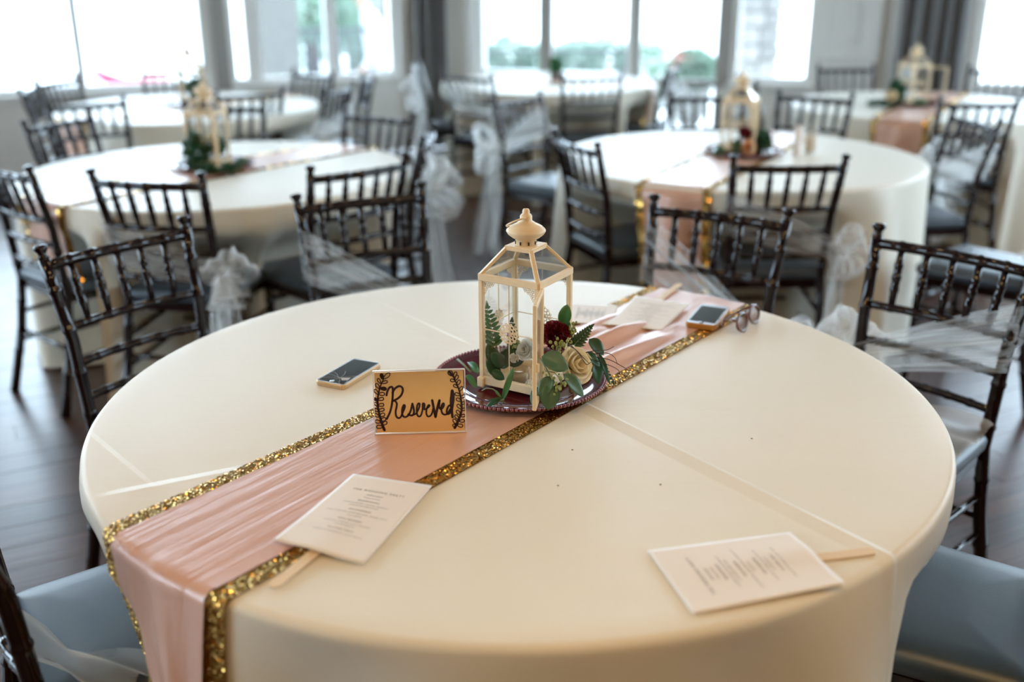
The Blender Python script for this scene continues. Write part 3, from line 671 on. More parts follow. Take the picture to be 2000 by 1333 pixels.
for k, T in enumerate((TA, TB, TC, TD, TE, TF)):
    lab = 'round banquet table under the ivory cloth, the %s one' % TN[T]
    if proto is None:
        proto = t = thing('banquet_table', lab, 'table', (*T, 0), 0.3, 'round banquet tables')
        mb = MB(); mb.lathe([(0, 0.722), (0.74, 0.722), (0.756, 0.728), (0.756, 0.746), (0.75, 0.75), (0, 0.75)], n=64); mb.build('tabletop', M['stick'], t)
        for sx in (-1, 1):
            for sy in (-1, 1):
                mb = MB(); mb.tube([(sx * 0.32, sy * 0.22, 0.722), (sx * 0.34, sy * 0.24, 0.0)], 0.015, 8); mb.build('leg', M['silver'], t)
    else: dup(proto, lab, (*T, 0), 0.3 + k)
    tablecloth(T, 10 + k, 'clothA' if T is TA else 'cloth', 'ivory tablecloth over the %s table' % {TA: 'nearest and largest', TB: 'left middle', TC: 'far left, by the window wall', TD: 'right middle', TE: 'far right, by the dark curtain', TF: 'far centre, before the glazed door'}[T])

# ------------------------------------------------------------------ runners
def runner_fn(T, ang, R=0.784):
    d = Vector((math.cos(ang), math.sin(ang))); nn = Vector((d.y, -d.x)); r_at = SKIRT[T]; T = Vector(T)
    def fn(n, s, lift=0.0):
        sr = math.sqrt(max(0.01, R * R - n * n))
        if abs(s) <= sr - 0.010:
            p = T + nn * n + d * s; return Vector((p.x, p.y, TZ + 0.0015 + lift)), Vector((0, 0, 1))
        sg = 1 if s > 0 else -1; h = abs(s) - (sr - 0.010); q = nn * n + d * sg * sr; th = math.atan2(q.y, q.x); rad = q.normalized()
        a = min(h / 0.016, 1.0) * PI / 2; z = TZ + 0.0015 + lift * math.cos(a) - 0.011 * (1 - math.cos(a)) - max(0, h - 0.016)
        r = R - 0.010 + (0.010 + lift) * math.sin(a)
        zz = max(0.02, z)
        if h > 0.016:
            sm = sum(r_at(th + k * 0.02, zz) for k in (-2, -1, 0, 1, 2)) / 5
            r = max(R + lift - 0.16 * max(0, h - 0.03), max(sm, r_at(th, zz)) + 0.004 + lift)
        p = T + rad * r
        return Vector((p.x, p.y, z)), Vector((rad.x * math.sin(a), rad.y * math.sin(a), math.cos(a)))
    return fn
def runner(T, angdeg, gn, sn, s0, s1, where, detail=1, sweep=0.0, rumple=0.0):
    fn = runner_fn(T, math.radians(angdeg)); g0, g1 = gn; a0, a1 = sn; rs = np.random.RandomState(abs(int(angdeg * 10) + int(T[0] * 100)))
    NU, NV = (24, 150) if detail > 1 else (10, 50)
    mb = MB(); mb.grid(lambda u, v: fn(g0 + (g1 - g0) * u, s0 + (s1 - s0) * v)[0], NU, NV)
    go = tag(mb.build('sequin_runner', M['goldcloth'], None, True), 'gold sequin table runner under the pink satin on the %s table' % where, 'table runner', 'gold sequin runners')
    def sat_n(u, s):
        sr = 0.76; h = max(0, -s - sr + 0.02)
        lo = a0 + min(0.17, sweep * (h / 0.27) ** 2) if sweep else a0
        return lo + (a1 - lo) * u
    def sat(u, v):
        s = s0 + 0.01 + (s1 - s0 - 0.02) * v; n = sat_n(u, s); lf = 0.0022
        hang = max(0, abs(s) - 0.70)
        if hang > 0.03: lf += 0.005 * min(1, (hang - 0.03) / 0.25) * (1 + math.sin(u * 13 + 3 * hang)) * min(1, 2 * u)
        if rumple and s > 0.10 and s < 0.55:
            k = min(1, (s - 0.10) / 0.08) * min(1, (0.55 - s) / 0.14) * min(1, u * 6, (1 - u) * 6 + 0.15)
            w = math.sin(19 * u + 13 * s + 1.6 * math.sin(8 * s)) * 0.55 + math.sin(14 * s - 11 * u + 1.0) * 0.35 + math.sin(31 * u - 17 * s) * 0.2
            lf += rumple * k * max(0, w + 0.55)
        elif detail > 1 and s <= 0.1: lf += 0.0003 * (1 + math.sin(u * 37 + 5 * s) * math.sin(u * 11 - 3 * s))
        return fn(n, s, lf)[0]
    mb = MB(); mb.grid(sat, 48 if detail > 1 else 14, 220 if detail > 1 else 60)
    so = tag(mb.build('satin_runner', M['satin'], None, True), 'pink satin table runner laid along the gold one on the %s table' % where, 'table runner', 'pink satin runners')
    # sequins on the gold borders that show
    sp = 0.0029 if detail > 1 else 0.010; r = sp * 0.62; V = []; Fc = []
    strips = [(g0, a0 + 0.003, s0, s1), (a1 - 0.002, g1, s0, s1)]
    if sweep: strips.append((a0, a0 + 0.17, s0, -0.72))
    for n0, n1, q0, q1 in strips:
        for i in range(int((q1 - q0) / sp)):
            s = q0 + (i + 0.5) * sp
            for j in range(max(1, int((n1 - n0) / sp))):
                n = n0 + (j + 0.5) * sp + rs.uniform(-0.3, 0.3) * sp; s2 = s + rs.uniform(-0.3, 0.3) * sp
                if sweep and n1 == a0 + 0.17 and n > sat_n(0, s2) + 0.004: continue
                p, nr = fn(n, s2, 0.0012); nr = (nr + Vector(rs.normal(size=3)) * 0.30).normalized()
                a = nr.cross(Vector((0.3, 0.8, 0.1))).normalized(); b = nr.cross(a); k0 = len(V)
                for k in range(6): V.append(tuple(p + (a * math.cos(k * PI / 3) + b * math.sin(k * PI / 3)) * r + nr * 0.0004))
                Fc.append([k0 + k for k in range(6)])
    mb = MB(); mb.v = V; mb.f = Fc; mb.mi = [0] * len(Fc); o = mb.build('sequins', M['gold'], go, False); o['kind'] = 'stuff'
runner(TA, 51.6, (-0.164, 0.130), (-0.133, 0.097), -1.20, 1.08, 'nearest', 2, 0.15, 0.012)
runner(TB, 53, (-0.15, 0.15), (-0.12, 0.12), -1.05, 1.0, 'left middle')
runner(TC, 53, (-0.15, 0.15), (-0.12, 0.12), -1.0, 1.0, 'far left')
runner(TD, 60, (-0.15, 0.15), (-0.12, 0.12), -1.30, 1.0, 'right middle')
runner(TE, 60, (-0.15, 0.15), (-0.12, 0.12), -1.15, 1.0, 'far right')
runner(TF, -18, (-0.15, 0.15), (-0.12, 0.12), -1.0, 1.10, 'far centre')

# ------------------------------------------------------------------ chairs
def yb(z):
    return float(np.interp(z, [0, 0.25, 0.44, 0.68, 0.905], [-0.285, -0.222, -0.195, -0.215, -0.27]))
def xb(z):
    return float(np.interp(z, [0, 0.25, 0.44, 0.68, 0.905], [0.195, 0.180, 0.172, 0.180, 0.196]))
def noded(mb, pts, r, nodes, n=8):
    P0 = [Vector(p) for p in pts]; L = [0]
    for a, b in zip(P0, P0[1:]): L.append(L[-1] + (b - a).length)
    T = L[-1]
    rr = r if callable(r) else (lambda t: r)
    ts = set(l / T for l in L)
    for t in nodes:
        for d in (-0.009, -0.0035, 0.0035, 0.009): ts.add(min(1, max(0, t + d / T * 1.0)))
    ts = sorted(ts); out = []; rad = []
    for t in ts:
        s = t * T; i = max(0, min(len(P0) - 2, int(np.searchsorted(L, s)) - 1)); f = (s - L[i]) / (L[i + 1] - L[i])
        out.append(P0[i].lerp(P0[i + 1], f)); k = rr(t)
        for q in nodes:
            if abs(t - q) * T < 0.004: k = rr(t) * 1.16
        rad.append(k)
    mb.tube(out, rad, n)
def make_chair(label):
    t = thing('chiavari_chair', label, 'chair', group='dark chiavari chairs')
    for s in (-1, 1):
        mb = MB(); zs = [0, 0.08, 0.16, 0.25, 0.34, 0.44, 0.5, 0.56, 0.62, 0.68, 0.75, 0.82, 0.88]
        noded(mb, [(s * xb(z), yb(z), z) for z in zs], lambda q: 0.0172 - 0.0027 * q, [0.18, 0.4, 0.56, 0.68, 0.80, 0.91], 10)
        tp = Vector((s * xb(0.88), yb(0.88), 0.88)); dz = Vector((s * 0.06, -0.24, 1)).normalized()
        mb.tube([tp, tp + dz * 0.006, tp + dz * 0.012, tp + dz * 0.018, tp + dz * 0.024, tp + dz * 0.030, tp + dz * 0.033], [0.0145, 0.0115, 0.0105, 0.014, 0.0180, 0.0175, 0.011], 10)
        mb.build('rear_leg', M['wood'], t)
        mb = MB(); noded(mb, [(s * 0.198, 0.178, 0), (s * 0.194, 0.172, 0.2), (s * 0.190, 0.168, 0.43)], lambda q: 0.0125 + 0.003 * q, [0.25, 0.5, 0.78], 10); mb.build('front_leg', M['wood'], t)
        for z in (0.20, 0.31):
            mb = MB(); noded(mb, [(s * xb(z), yb(z), z), (s * 0.192, 0.17, z + 0.01)], 0.0085, [0.33, 0.66], 8); mb.build('side_stretcher', M['wood'], t)
    def rail(z, name, r, bow=0.022, nodes=5):
        pts = []
        for k in range(9):
            u = k / 8 * 2 - 1; pts.append((u * xb(z), yb(z) - bow * (1 - u * u), z))
        mb = MB(); noded(mb, pts, r, [(i + 1) / (nodes + 1) for i in range(nodes)], 8); mb.build(name, M['wood'], t)
    rail(0.862, 'top_rail', 0.0138); rail(0.712, 'middle_rail', 0.0108); rail(0.622, 'lower_rail', 0.0105); rail(0.532, 'lower_rail', 0.0105)
    for k in range(5):
        u = (k + 1) / 6 * 2 - 1; w = 0.022 * (1 - u * u)
        mb = MB(); noded(mb, [(u * xb(z), yb(z) - w, z) for z in (0.862, 0.79, 0.712)], lambda q: 0.0082 + 0.0024 * math.sin(q * PI), [0.3, 0.5, 0.7], 8); mb.build('spindle', M['wood'], t)
    for y, z, n_ in ((0.172, 0.25, 'front_stretcher'), (0.17, 0.34, 'front_stretcher')):
        mb = MB(); noded(mb, [(-0.19, y, z), (0.19, y, z)], 0.0085, [0.25, 0.5, 0.75], 8); mb.build(n_, M['wood'], t)
    mb = MB(); noded(mb, [(-0.178, yb(0.24), 0.24), (0.178, yb(0.24), 0.24)], 0.0085, [0.25, 0.5, 0.75], 8); mb.build('rear_stretcher', M['wood'], t)
    def trap(z, ins, n=6, hw0=0.186, hw1=0.208, y0=-0.205, y1=0.198, r=0.045):
        c = [(-hw0 + ins, y0 + ins), (hw0 - ins, y0 + ins), (hw1 - ins, y1 - ins), (-hw1 + ins, y1 - ins)]; out = []; rr = max(0.01, r - ins)
        for i, (x, y) in enumerate(c):
            sx = -1 if i in (0, 3) else 1; sy = -1 if i < 2 else 1; a0 = [PI, 1.5 * PI, 0, 0.5 * PI][i]
            for k in range(n + 1):
                a = a0 + k / n * PI / 2; out.append(Vector((x - sx * rr + rr * math.cos(a), y - sy * rr + rr * math.sin(a), z)))
        return out
    mb = MB(); mb.loft([trap(0.405, 0.012), trap(0.408, 0.008), trap(0.436, 0.008), trap(0.440, 0.014)], True, True, True); mb.build('seat_frame', M['wood'], t, False)
    mb = MB(); mb.loft([trap(0.4405, 0.006), trap(0.446, 0.0), trap(0.466, -0.003), trap(0.478, 0.004), trap(0.486, 0.022), trap(0.490, 0.06), trap(0.492, 0.12)], True, True, True); mb.build('cushion', M['cushion'], t)
    return t
CHAIRS = []
proto = None
for T, o, a, lab in SEATS:
    if proto is None: proto = c = make_chair(lab); c.location = (o.x, o.y, 0); c.rotation_euler = (0, 0, math.radians(a - 90))
    else: c = dup(proto, lab, (o.x, o.y, 0), math.radians(a - 90))
    CHAIRS.append((Vector((o.x, o.y, 0)), math.radians(a - 90)))

# ------------------------------------------------------------------ tulle sashes
def sash(ci, side, label, zhi=0.72, zlo=0.55, bow=1.0, tail=0.42, band=True, seed=0, back=True):
    rs = random.Random(seed + ci); loc, rz = CHAIRS[ci]
    t = thing('tulle_ribbon', label, 'sash', loc, rz, 'tulle sashes tied to chairs'); s = side
    if band:
        for layer in ((0.024, 0) if not back else (0.022, -0.030)):
            mb = MB()
            def fn(u, v, layer=layer):
                x = -s * 0.20 + s * 0.40 * u; zc = zhi + (zlo - zhi) * u; hw = 0.075 - 0.03 * u
                z = zc + hw * (1 - 2 * v) + 0.005 * math.sin(v * 23 + u * 4)
                xx = x / 0.2; yy = yb(min(0.9, max(0.3, z))) + (layer if layer else 0.0) - 0.022 * (1 - xx * xx) + 0.010 * math.sin(v * 27 + u * 3 + 2 * math.sin(v * 9))
                return Vector((x, yy, z))
            mb.grid(fn, 16, 14); mb.build('band', M['tulle'], t)
    K = Vector((s * 0.21, yb(zlo) - 0.015, zlo))
    if bow > 0:
        for i in range(4):
            a = (0.5, 2.4, -0.7, 3.7)[i] + rs.uniform(-0.2, 0.2); L = bow * rs.uniform(0.10, 0.15)
            dx = Vector((math.cos(a) * 0.35 * s + s * 0.45, -0.5 + 0.3 * math.sin(a * 2), math.sin(a) * 0.85)).normalized(); sd = dx.cross(Vector((s * 0.6, -0.8, 0))).normalized(); up = dx.cross(sd)
            mb = MB()
            def lf(u, v, dx=dx, sd=sd, up=up, L=L):
                r = math.sin(PI * u); o = math.sin(2 * PI * u) * 0.045 * bow
                w = (v - 0.5) * (0.03 + 0.11 * bow * r)
                return K + dx * (L * r) + up * o * 0.8 + sd * w + up * 0.008 * math.sin(v * 14 + u * 5)
            mb.grid(lf, 18, 8); mb.build('bow_loop', M['tulle'], t)
        mb = MB(); mb.sphere(K, 0.026 * bow, 10, 8, (1, 1, 1.2)); mb.build('knot', M['tulle'], t)
    for i in range(2 if tail > 0 else 0):
        sx = rs.uniform(-0.02, 0.05) * s; L = tail * rs.uniform(0.85, 1.1); p0 = rs.uniform(0, 6); tw = rs.uniform(-0.6, 0.6)
        mb = MB()
        def tf(u, v, sx=sx, L=L, p0=p0, tw=tw, i=i):
            w = 0.03 + 0.12 * u ** 0.7; a = 0.5 + tw + 0.8 * u; q = (v - 0.5) * w
            return K + Vector((sx * u * 2 + math.cos(a) * q + 0.01 * math.sin(v * 15 + p0), -0.03 * u - 0.03 * i + math.sin(a) * q + 0.014 * math.sin(v * 13 + 4 * u + p0) * (0.4 + u), -L * u - 0.02 * math.cos(v * 3) * u))
        mb.grid(tf, 12, 14); mb.build('tail', M['tulle'], t)
    return t

sash(1, -1, 'white tulle sash crossing the slats of the chair left of the lantern', 0.74, 0.50, 0.5, 0.25, True, 2)
sash(2, -1, 'white tulle sash crossing the slats of the chair right of the lantern', 0.76, 0.50, 0.9, 0.22, True, 3)
sash(3, 1, 'white tulle sash with a bow on the chair right of the nearest table', 0.72, 0.56, 1.15, 0.42, True, 4)
sash(7, 1, 'white tulle bow on the front chair of the left middle table', 0.66, 0.56, 0.9, 0.40, True, 5)
sash(10, 1, 'long white tulle bow in the aisle beside the left middle table', 0.80, 0.62, 1.25, 0.56, True, 6)
sash(21, 1, 'long white tulle tail at the front chair of the right middle table', 0.70, 0.56, 1.0, 0.50, True, 7)
sash(23, 1, 'white tulle bow over the aisle, left of the right middle table', 0.76, 0.66, 1.1, 0.58, True, 8)
sash(26, 1, 'white tulle bow at the right end chair of the right middle table', 0.74, 0.60, 1.4, 0.30, True, 9)
sash(18, -1, 'white tulle hanging down the right end chair of the far left table', 0.74, 0.66, 0.8, 0.50, True, 10)
sash(34, -1, 'white tulle bow in front of the corner curtain', 0.86, 0.66, 1.5, 0.40, True, 11)
sash(35, 1, 'white tulle bow on the right end chair of the far centre table', 0.80, 0.62, 1.3, 0.45, True, 12)
sash(33, 1, 'white tulle sash on the left front chair of the far centre table', 0.76, 0.62, 0.9, 0.30, True, 13)
sash(29, -1, 'white tulle sash on the edge-on chair left of the far right table', 0.80, 0.64, 0.9, 0.30, True, 14)
sash(27, -1, 'white tulle band over the grey seated chair at the right edge', 0.70, 0.60, 0.7, 0.30, True, 15)
# tulle laid over two seats
def drape(label, fn, name='tulle_drape'):
    mb = MB(); mb.grid(fn, 36, 18); o = mb.build(name, M['tulle']); return tag(o, label, 'sash', 'tulle drapes on seats')
q0, q1, q2 = atz(-60, 1215, 0.53), atz(130, 1297, 0.503), atz(285, 1330, 0.50)
def dr(u, v):
    p = q0.lerp(q1, u / 0.5) if u < 0.5 else q1.lerp(q2, (u - 0.5) / 0.5)
    w = (v - 0.5) * (0.075 + 0.05 * (1 - u) - 0.05 * math.exp(-((u - 0.5) / 0.16) ** 2))
    return p + Vector((0.2, 0.98, 0)) * w + Vector((0, 0, 0.012 * math.sin(v * 9 + u * 5) + 0.012))
drape('thin white tulle strip drawn across the bottom left chair seat', dr)
s0 = CHAIRS[3][0]; R3 = Matrix.Rotation(CHAIRS[3][1], 3, 'Z')
def dr2(u, v):
    x = -0.20 + 0.40 * u; y = -0.16 + 0.26 * v * (0.8 + 0.2 * math.sin(u * 7))
    ed = max(0, abs(x) - 0.195); z = 0.500 + 0.010 * (1 + math.sin(9 * u + 13 * v)) * 0.6 + 0.05 * max(0, 0.35 - v) - ed
    return s0 + R3 @ Vector((x, y, z))
drape('white tulle gathered on the seat of the chair right of the nearest table', dr2)

# ------------------------------------------------------------------ lantern
def hexrings(mb, pts, r, w=0.0011, th=0.0010, to=None):
    for x, z in pts:
        lo = []
        for rr, y in ((r, -th / 2), (r, th / 2), (r - w, th / 2), (r - w, -th / 2)):
            lo.append([to(x + rr * math.cos(k * PI / 4), y, z + rr * math.sin(k * PI / 4)) for k in range(8)])
        mb.loft(lo + [lo[0]])
def make_lantern(label, loc, rz, group='cream metal lanterns', open_deg=90):
    t = thing('lantern', label, 'lantern', loc, rz, group); h = 0.06; c = M['cream']
    side = {0: lambda a, y, z: Vector((a, -h - y, z)), 1: lambda a, y, z: Vector((h + y, a, z)), 2: lambda a, y, z: Vector((-a, h + y, z)), 3: lambda a, y, z: Vector((-h - y, -a, z))}
    for sx in (-1, 1):
        for sy in (-1, 1):
            m = MB(); m.box((sx * h, sy * h, 0.116), (0.0095, 0.0095, 0.20), None, 0.0012); m.build('corner_post', c, t, False)
            m = MB(); m.box((sx * (h + 0.001), sy * (h + 0.001), 0.010), (0.015, 0.015, 0.020), None, 0.002); m.build('foot', c, t, False)
            m = MB(); m.bar((sx * (h + 0.003), sy * (h + 0.003), 0.2195), (sx * 0.0265, sy * 0.0265, 0.2695), 0.0085, 0.0060, (-sx, -sy, 0.2), 0.001); m.build('roof_rafter', c, t, False)
    for k in range(4):
        f = side[k]
        a, b = f(-h, 0, 0), f(h, 0, 0)
        m = MB(); m.bar(a + Vector((0, 0, 0.014)), b + Vector((0, 0, 0.014)), 0.009, 0.017, (0, 0, 1), 0.0012); m.build('base_rail', c, t, False)
        a, b = f(-h - 0.0035, 0.002, 0), f(h + 0.0035, 0.002, 0)
        m = MB(); m.bar(a + Vector((0, 0, 0.218)), b + Vector((0, 0, 0.218)), 0.0085, 0.013, (0, 0, 1), 0.0012); m.build('eave_rail', c, t, False)
        q = [f(-h + 0.002, 0.0015, 0.2235), f(h - 0.002, 0.0015, 0.2235), f(0.0262, -0.0335, 0.268), f(-0.0262, -0.0335, 0.268)]
        n_ = (q[1] - q[0]).cross(q[3] - q[0]).normalized() * 0.0012
        m = MB(); m.loft([q, [p - n_ for p in q]], True, True, True); m.build('roof_pane', M['glass'], t, False)
        m = MB(); m.bar(f(-0.027, -0.033, 0.2685), f(0.027, -0.033, 0.2685), 0.006, 0.0055, (0, 0, 1), 0.0008); m.build('roof_rim', c, t, False)
        if k == 1: continue
        m = MB(); q = [f(-h + 0.004, 0, 0.022), f(h - 0.004, 0, 0.022), f(h - 0.004, 0, 0.213), f(-h + 0.004, 0, 0.213)]; n_ = (f(0, 0.0006, 0) - f(0, -0.0006, 0))
        m.loft([q, [p + n_ for p in q]], True, True, True); m.build('side_pane', M['glass'], t, False)
        for sa in (-1, 1):
            for top in (0, 1):
                pts = []; S = 0.0265 if top else 0.024
                for i in range(7):
                    for j in range(7):
                        x = 0.0022 + i * 0.0040 + (0.0020 if j % 2 else 0); z = 0.0022 + j * 0.0036
                        if x + z < S and not (x > 0.012 and z > 0.012): pts.append((x, z))
                z0 = 0.2115 if top else 0.0225; sz = -1 if top else 1
                m = MB(); hexrings(m, pts, 0.0024, 0.0009, 0.0010, lambda x, y, z, sa=sa, z0=z0, sz=sz, f=f: f(sa * (h - 0.005 - x), 0.0012 + y, z0 + sz * z)); m.build('filigree_corner', c, t, False)
        m = MB()
        m.bar(f(0, 0.0008, 0.022), f(0, 0.0008, 0.212), 0.0022, 0.0016, (1, 1, 0)); m.bar(f(-h + 0.004, 0.0008, 0.117), f(h - 0.004, 0.0008, 0.117), 0.0022, 0.0016, (0, 0, 1)); m.build('cross_bar', c, t, False)
        m = MB(); pts = [(0.0088 * math.cos(i * PI / 4), 0.0088 * math.sin(i * PI / 4)) for i in range(8)]
        hexrings(m, pts, 0.0036, 0.0011, 0.0016, lambda x, y, z, f=f: f(x, 0.0030 + y, 0.117 + z))
        pts = [(0.0148 * math.cos(i * PI / 6), 0.0148 * math.sin(i * PI / 6)) for i in range(12)]; hexrings(m, pts, 0.0041, 0.0013, 0.0016, lambda x, y, z, f=f: f(x, 0.0026 + y, 0.117 + z))
        pts = [(0.0186 * math.cos((i + 0.5) * PI / 6), 0.0186 * math.sin((i + 0.5) * PI / 6)) for i in range(12)]; hexrings(m, pts, 0.0024, 0.0011, 0.0016, lambda x, y, z, f=f: f(x, 0.0022 + y, 0.117 + z))
        hexrings(m, [(0, 0)], 0.0060, 0.0024, 0.0020, lambda x, y, z, f=f: f(x, 0.0036 + y, 0.117 + z))
        md = m.build('medallion', c, t, False)
        if k == 0:
            m = MB(); m.sphere(f(0, 0.0050, 0.117), 0.0040, 8, 6); m.build('jewel', M['jewel'], md, False)
    m = MB(); m.box((0, 0, 0.0055), (2 * h - 0.01, 2 * h - 0.01, 0.004)); m.build('floor_plate', c, t, False)
    m = MB(); m.box((0, 0, 0.2725), (0.058, 0.058, 0.0035), None, 0.001); m.build('top_plate', c, t, False)
    m = MB(); m.lathe([(0.0195, 0.274), (0.0195, 0.284), (0.0215, 0.286), (0.026, 0.288), (0.0335, 0.294), (0.0365, 0.299), (0.0365, 0.301), (0.034, 0.304), (0.0315, 0.305), (0.031, 0.307), (0.0225, 0.3115), (0.018, 0.313), (0.0165, 0.315), (0.0120, 0.318), (0.0112, 0.320), (0.0112, 0.327), (0.0095, 0.330), (0.0068, 0.331), (0.0066, 0.337), (0.0052, 0.340), (0, 0.3412)], n=32); ch = m.build('chimney', c, t)
    m = MB()
    for k in range(8):
        a = k * PI / 4; m.box((0.0196 * math.cos(a), 0.0196 * math.sin(a), 0.279), (0.0026, 0.0026, 0.006), Matrix.Rotation(a, 3, 'Z'))
    m.build('vent_slot', M['twig'], ch, False)
    # wire ring handle lying on the dome
    m = MB(); R2 = Matrix.Rotation(-rz, 3, 'Z'); ax = Vector((0.01, 0, 0.325)); cen = Vector((-0.0165, 0, 0.3155))
    dx = (cen - ax).normalized(); dy = Vector((0, 0.93, -0.37)); rr = 0.0205
    m.tube([R2 @ (cen + dx * math.cos(2 * PI * k / 28) * rr + dy * math.sin(2 * PI * k / 28) * rr) for k in range(29)], 0.0017, 8); m.build('ring_handle', c, t)
    # door, hinged on the near post of the right-hand side
    hx, hy = h + 0.005, -h + 0.008; a = math.radians(90 - open_deg)
    u = Vector((math.sin(math.radians(open_deg)), math.cos(math.radians(open_deg)), 0)); v = Vector((-u.y, u.x, 0)); o = Vector((hx, hy, 0)); Lw = 0.108
    m = MB(); RM = Matrix((u, v, Vector((0, 0, 1)))).transposed()
    for p0, sz in ((Lw * 0 + 0.0045, 0), (Lw - 0.0045, 1)): m.box(o + u * p0 + Vector((0, 0, 0.117)), (0.009, 0.007, 0.194), RM, 0.001)
    for z in (0.0245, 0.2095): m.box(o + u * (Lw / 2) + Vector((0, 0, z)), (Lw - 0.018, 0.007, 0.009), RM, 0.001)
    d = m.build('door', c, t, False)
    m = MB(); m.box(o + u * (Lw / 2) + Vector((0, 0, 0.117)), (Lw - 0.016, 0.0016, 0.178), RM); m.build('door_pane', M['glass'], d, False)
    m = MB(); m.box(o + u * (Lw - 0.004) + v * 0.0055 + Vector((0, 0, 0.100)), (0.006, 0.005, 0.016), RM, 0.001); m.build('latch', c, d, False)
    return t
BASE = Vector((0.0265, 1.826)); ZL = 0.7685
lanA = make_lantern('cream metal lantern with an open glass door on the burgundy plate of the nearest table', (BASE.x, BASE.y, ZL), math.radians(-31.6), open_deg=157)

def charger(label, c, z, group='burgundy charger plates', r=0.168):
    t = thing('charger_plate', label, 'plate', (c[0], c[1], z), 0, group)
    m = MB(); m.lathe([(0, 0.004), (0.112, 0.004), (0.122, 0.0055), (0.130, 0.010), (0.160, 0.0135), (r, 0.0130), (r, 0.0110), (0.130, 0.006), (0.118, 0.0005), (0, 0.0)], n=96); m.build('dish', M['plate'], t)
    m = MB(); nb = 128
    for k in range(nb):
        a = 2 * PI * k / nb; m.sphere((r * math.cos(a) * 0.992, r * math.sin(a) * 0.992, 0.0135), 0.0038, 6, 4)
    b = m.build('beaded_rim', M['bead'], t); b['kind'] = 'stuff'
    return t
PC = (0.016, 1.842)
chA = charger('burgundy beaded charger plate under the lantern of the nearest table', PC, TZ + 0.006)

# ------------------------------------------------------------------ flowers and leaves
def frame_from(z):
    z = Vector(z).normalized(); x = Vector((0, 0, 1)).cross(z)
    if x.length < 1e-3: x = Vector((1, 0, 0))
    x.normalize(); y = z.cross(x); return Matrix((x, y, z)).transposed()
def leaf(base, tip, width, nrm, mat, parent, name='leaf', round_=1.0, fold=0.25, curl=0.15):
    base = Vector(base); tip = Vector(tip); d = tip - base; L = d.length; x = d / L
    n = Vector(nrm); n = (n - x * n.dot(x)).normalized(); y = n.cross(x); NU, NV = 10, 6
    def fn(u, v):
        q = v * 2 - 1; w = width / 2 * (math.sin(PI * min(1, max(0, u)) ** (0.85 if round_ > 0.9 else 0.7)) ** (0.65 if round_ > 0.9 else 0.9)) + 0.0003
        return base + x * (L * u) + y * (q * w) + n * (abs(q) * w * fold + curl * L * (u * (1 - u)) + 0.04 * L * q * q * math.sin(u * 6))
    m = MB(); m.grid(fn, NU, NV); o = m.build(name, M[mat], parent, True, thick=0.0004); return o
def sprig(name, label, cat, stem_pts, leaves, mat='leaf', stem='stem', group=None, sr=0.0014):
    root = Vector(stem_pts[0]); t = thing(name, label, cat, root, group=group)
    m = MB(); m.tube([Vector(p) - root for p in stem_pts], sr, 6); m.build('stem', M[stem], t)
    for b, tp, w, nr in leaves: leaf(Vector(b) - root, Vector(tp) - root, w, nr, mat, t)
    return t
TOCAM = Vector((0, -0.85, 0.55)).normalized()
def fern(label, p0, p1, n, ll, lw, nrm, mat='leafd', bend=0.15, group=None):
    p0 = Vector(p0); p1 = Vector(p1); d = p1 - p0; nr = Vector(nrm).normalized(); sd = nr.cross(d.normalized()).normalized()
    t = thing('fern_frond', label, 'fern', p0, group=group or 'fern fronds')
    P = lambda u: d * u + nr * (bend * d.length * math.sin(PI * u)) + sd * (0.12 * d.length * u * u)
    m = MB(); m.tube([P(k / 8) for k in range(9)], [0.0012 * (1 - 0.08 * k) for k in range(9)], 6); m.build('rachis', M['stem'], t)
    for k in range(n):
        u = 0.15 + 0.82 * k / (n - 1); s = (1.0 - 0.75 * u ** 1.6)
        for sg in (-1, 1):
            b = P(u); dr = (d.normalized() * 0.75 + sd * sg * 1.0).normalized()
            leaf(b, b + dr * ll * s, lw * (0.5 + 0.5 * s), nr, mat, t, 'leaflet', 0.5, 0.2, 0.1)
    leaf(P(0.97), P(1.0) + d.normalized() * ll * 0.5, lw * 0.6, nr, mat, t, 'leaflet', 0.5)
    return t
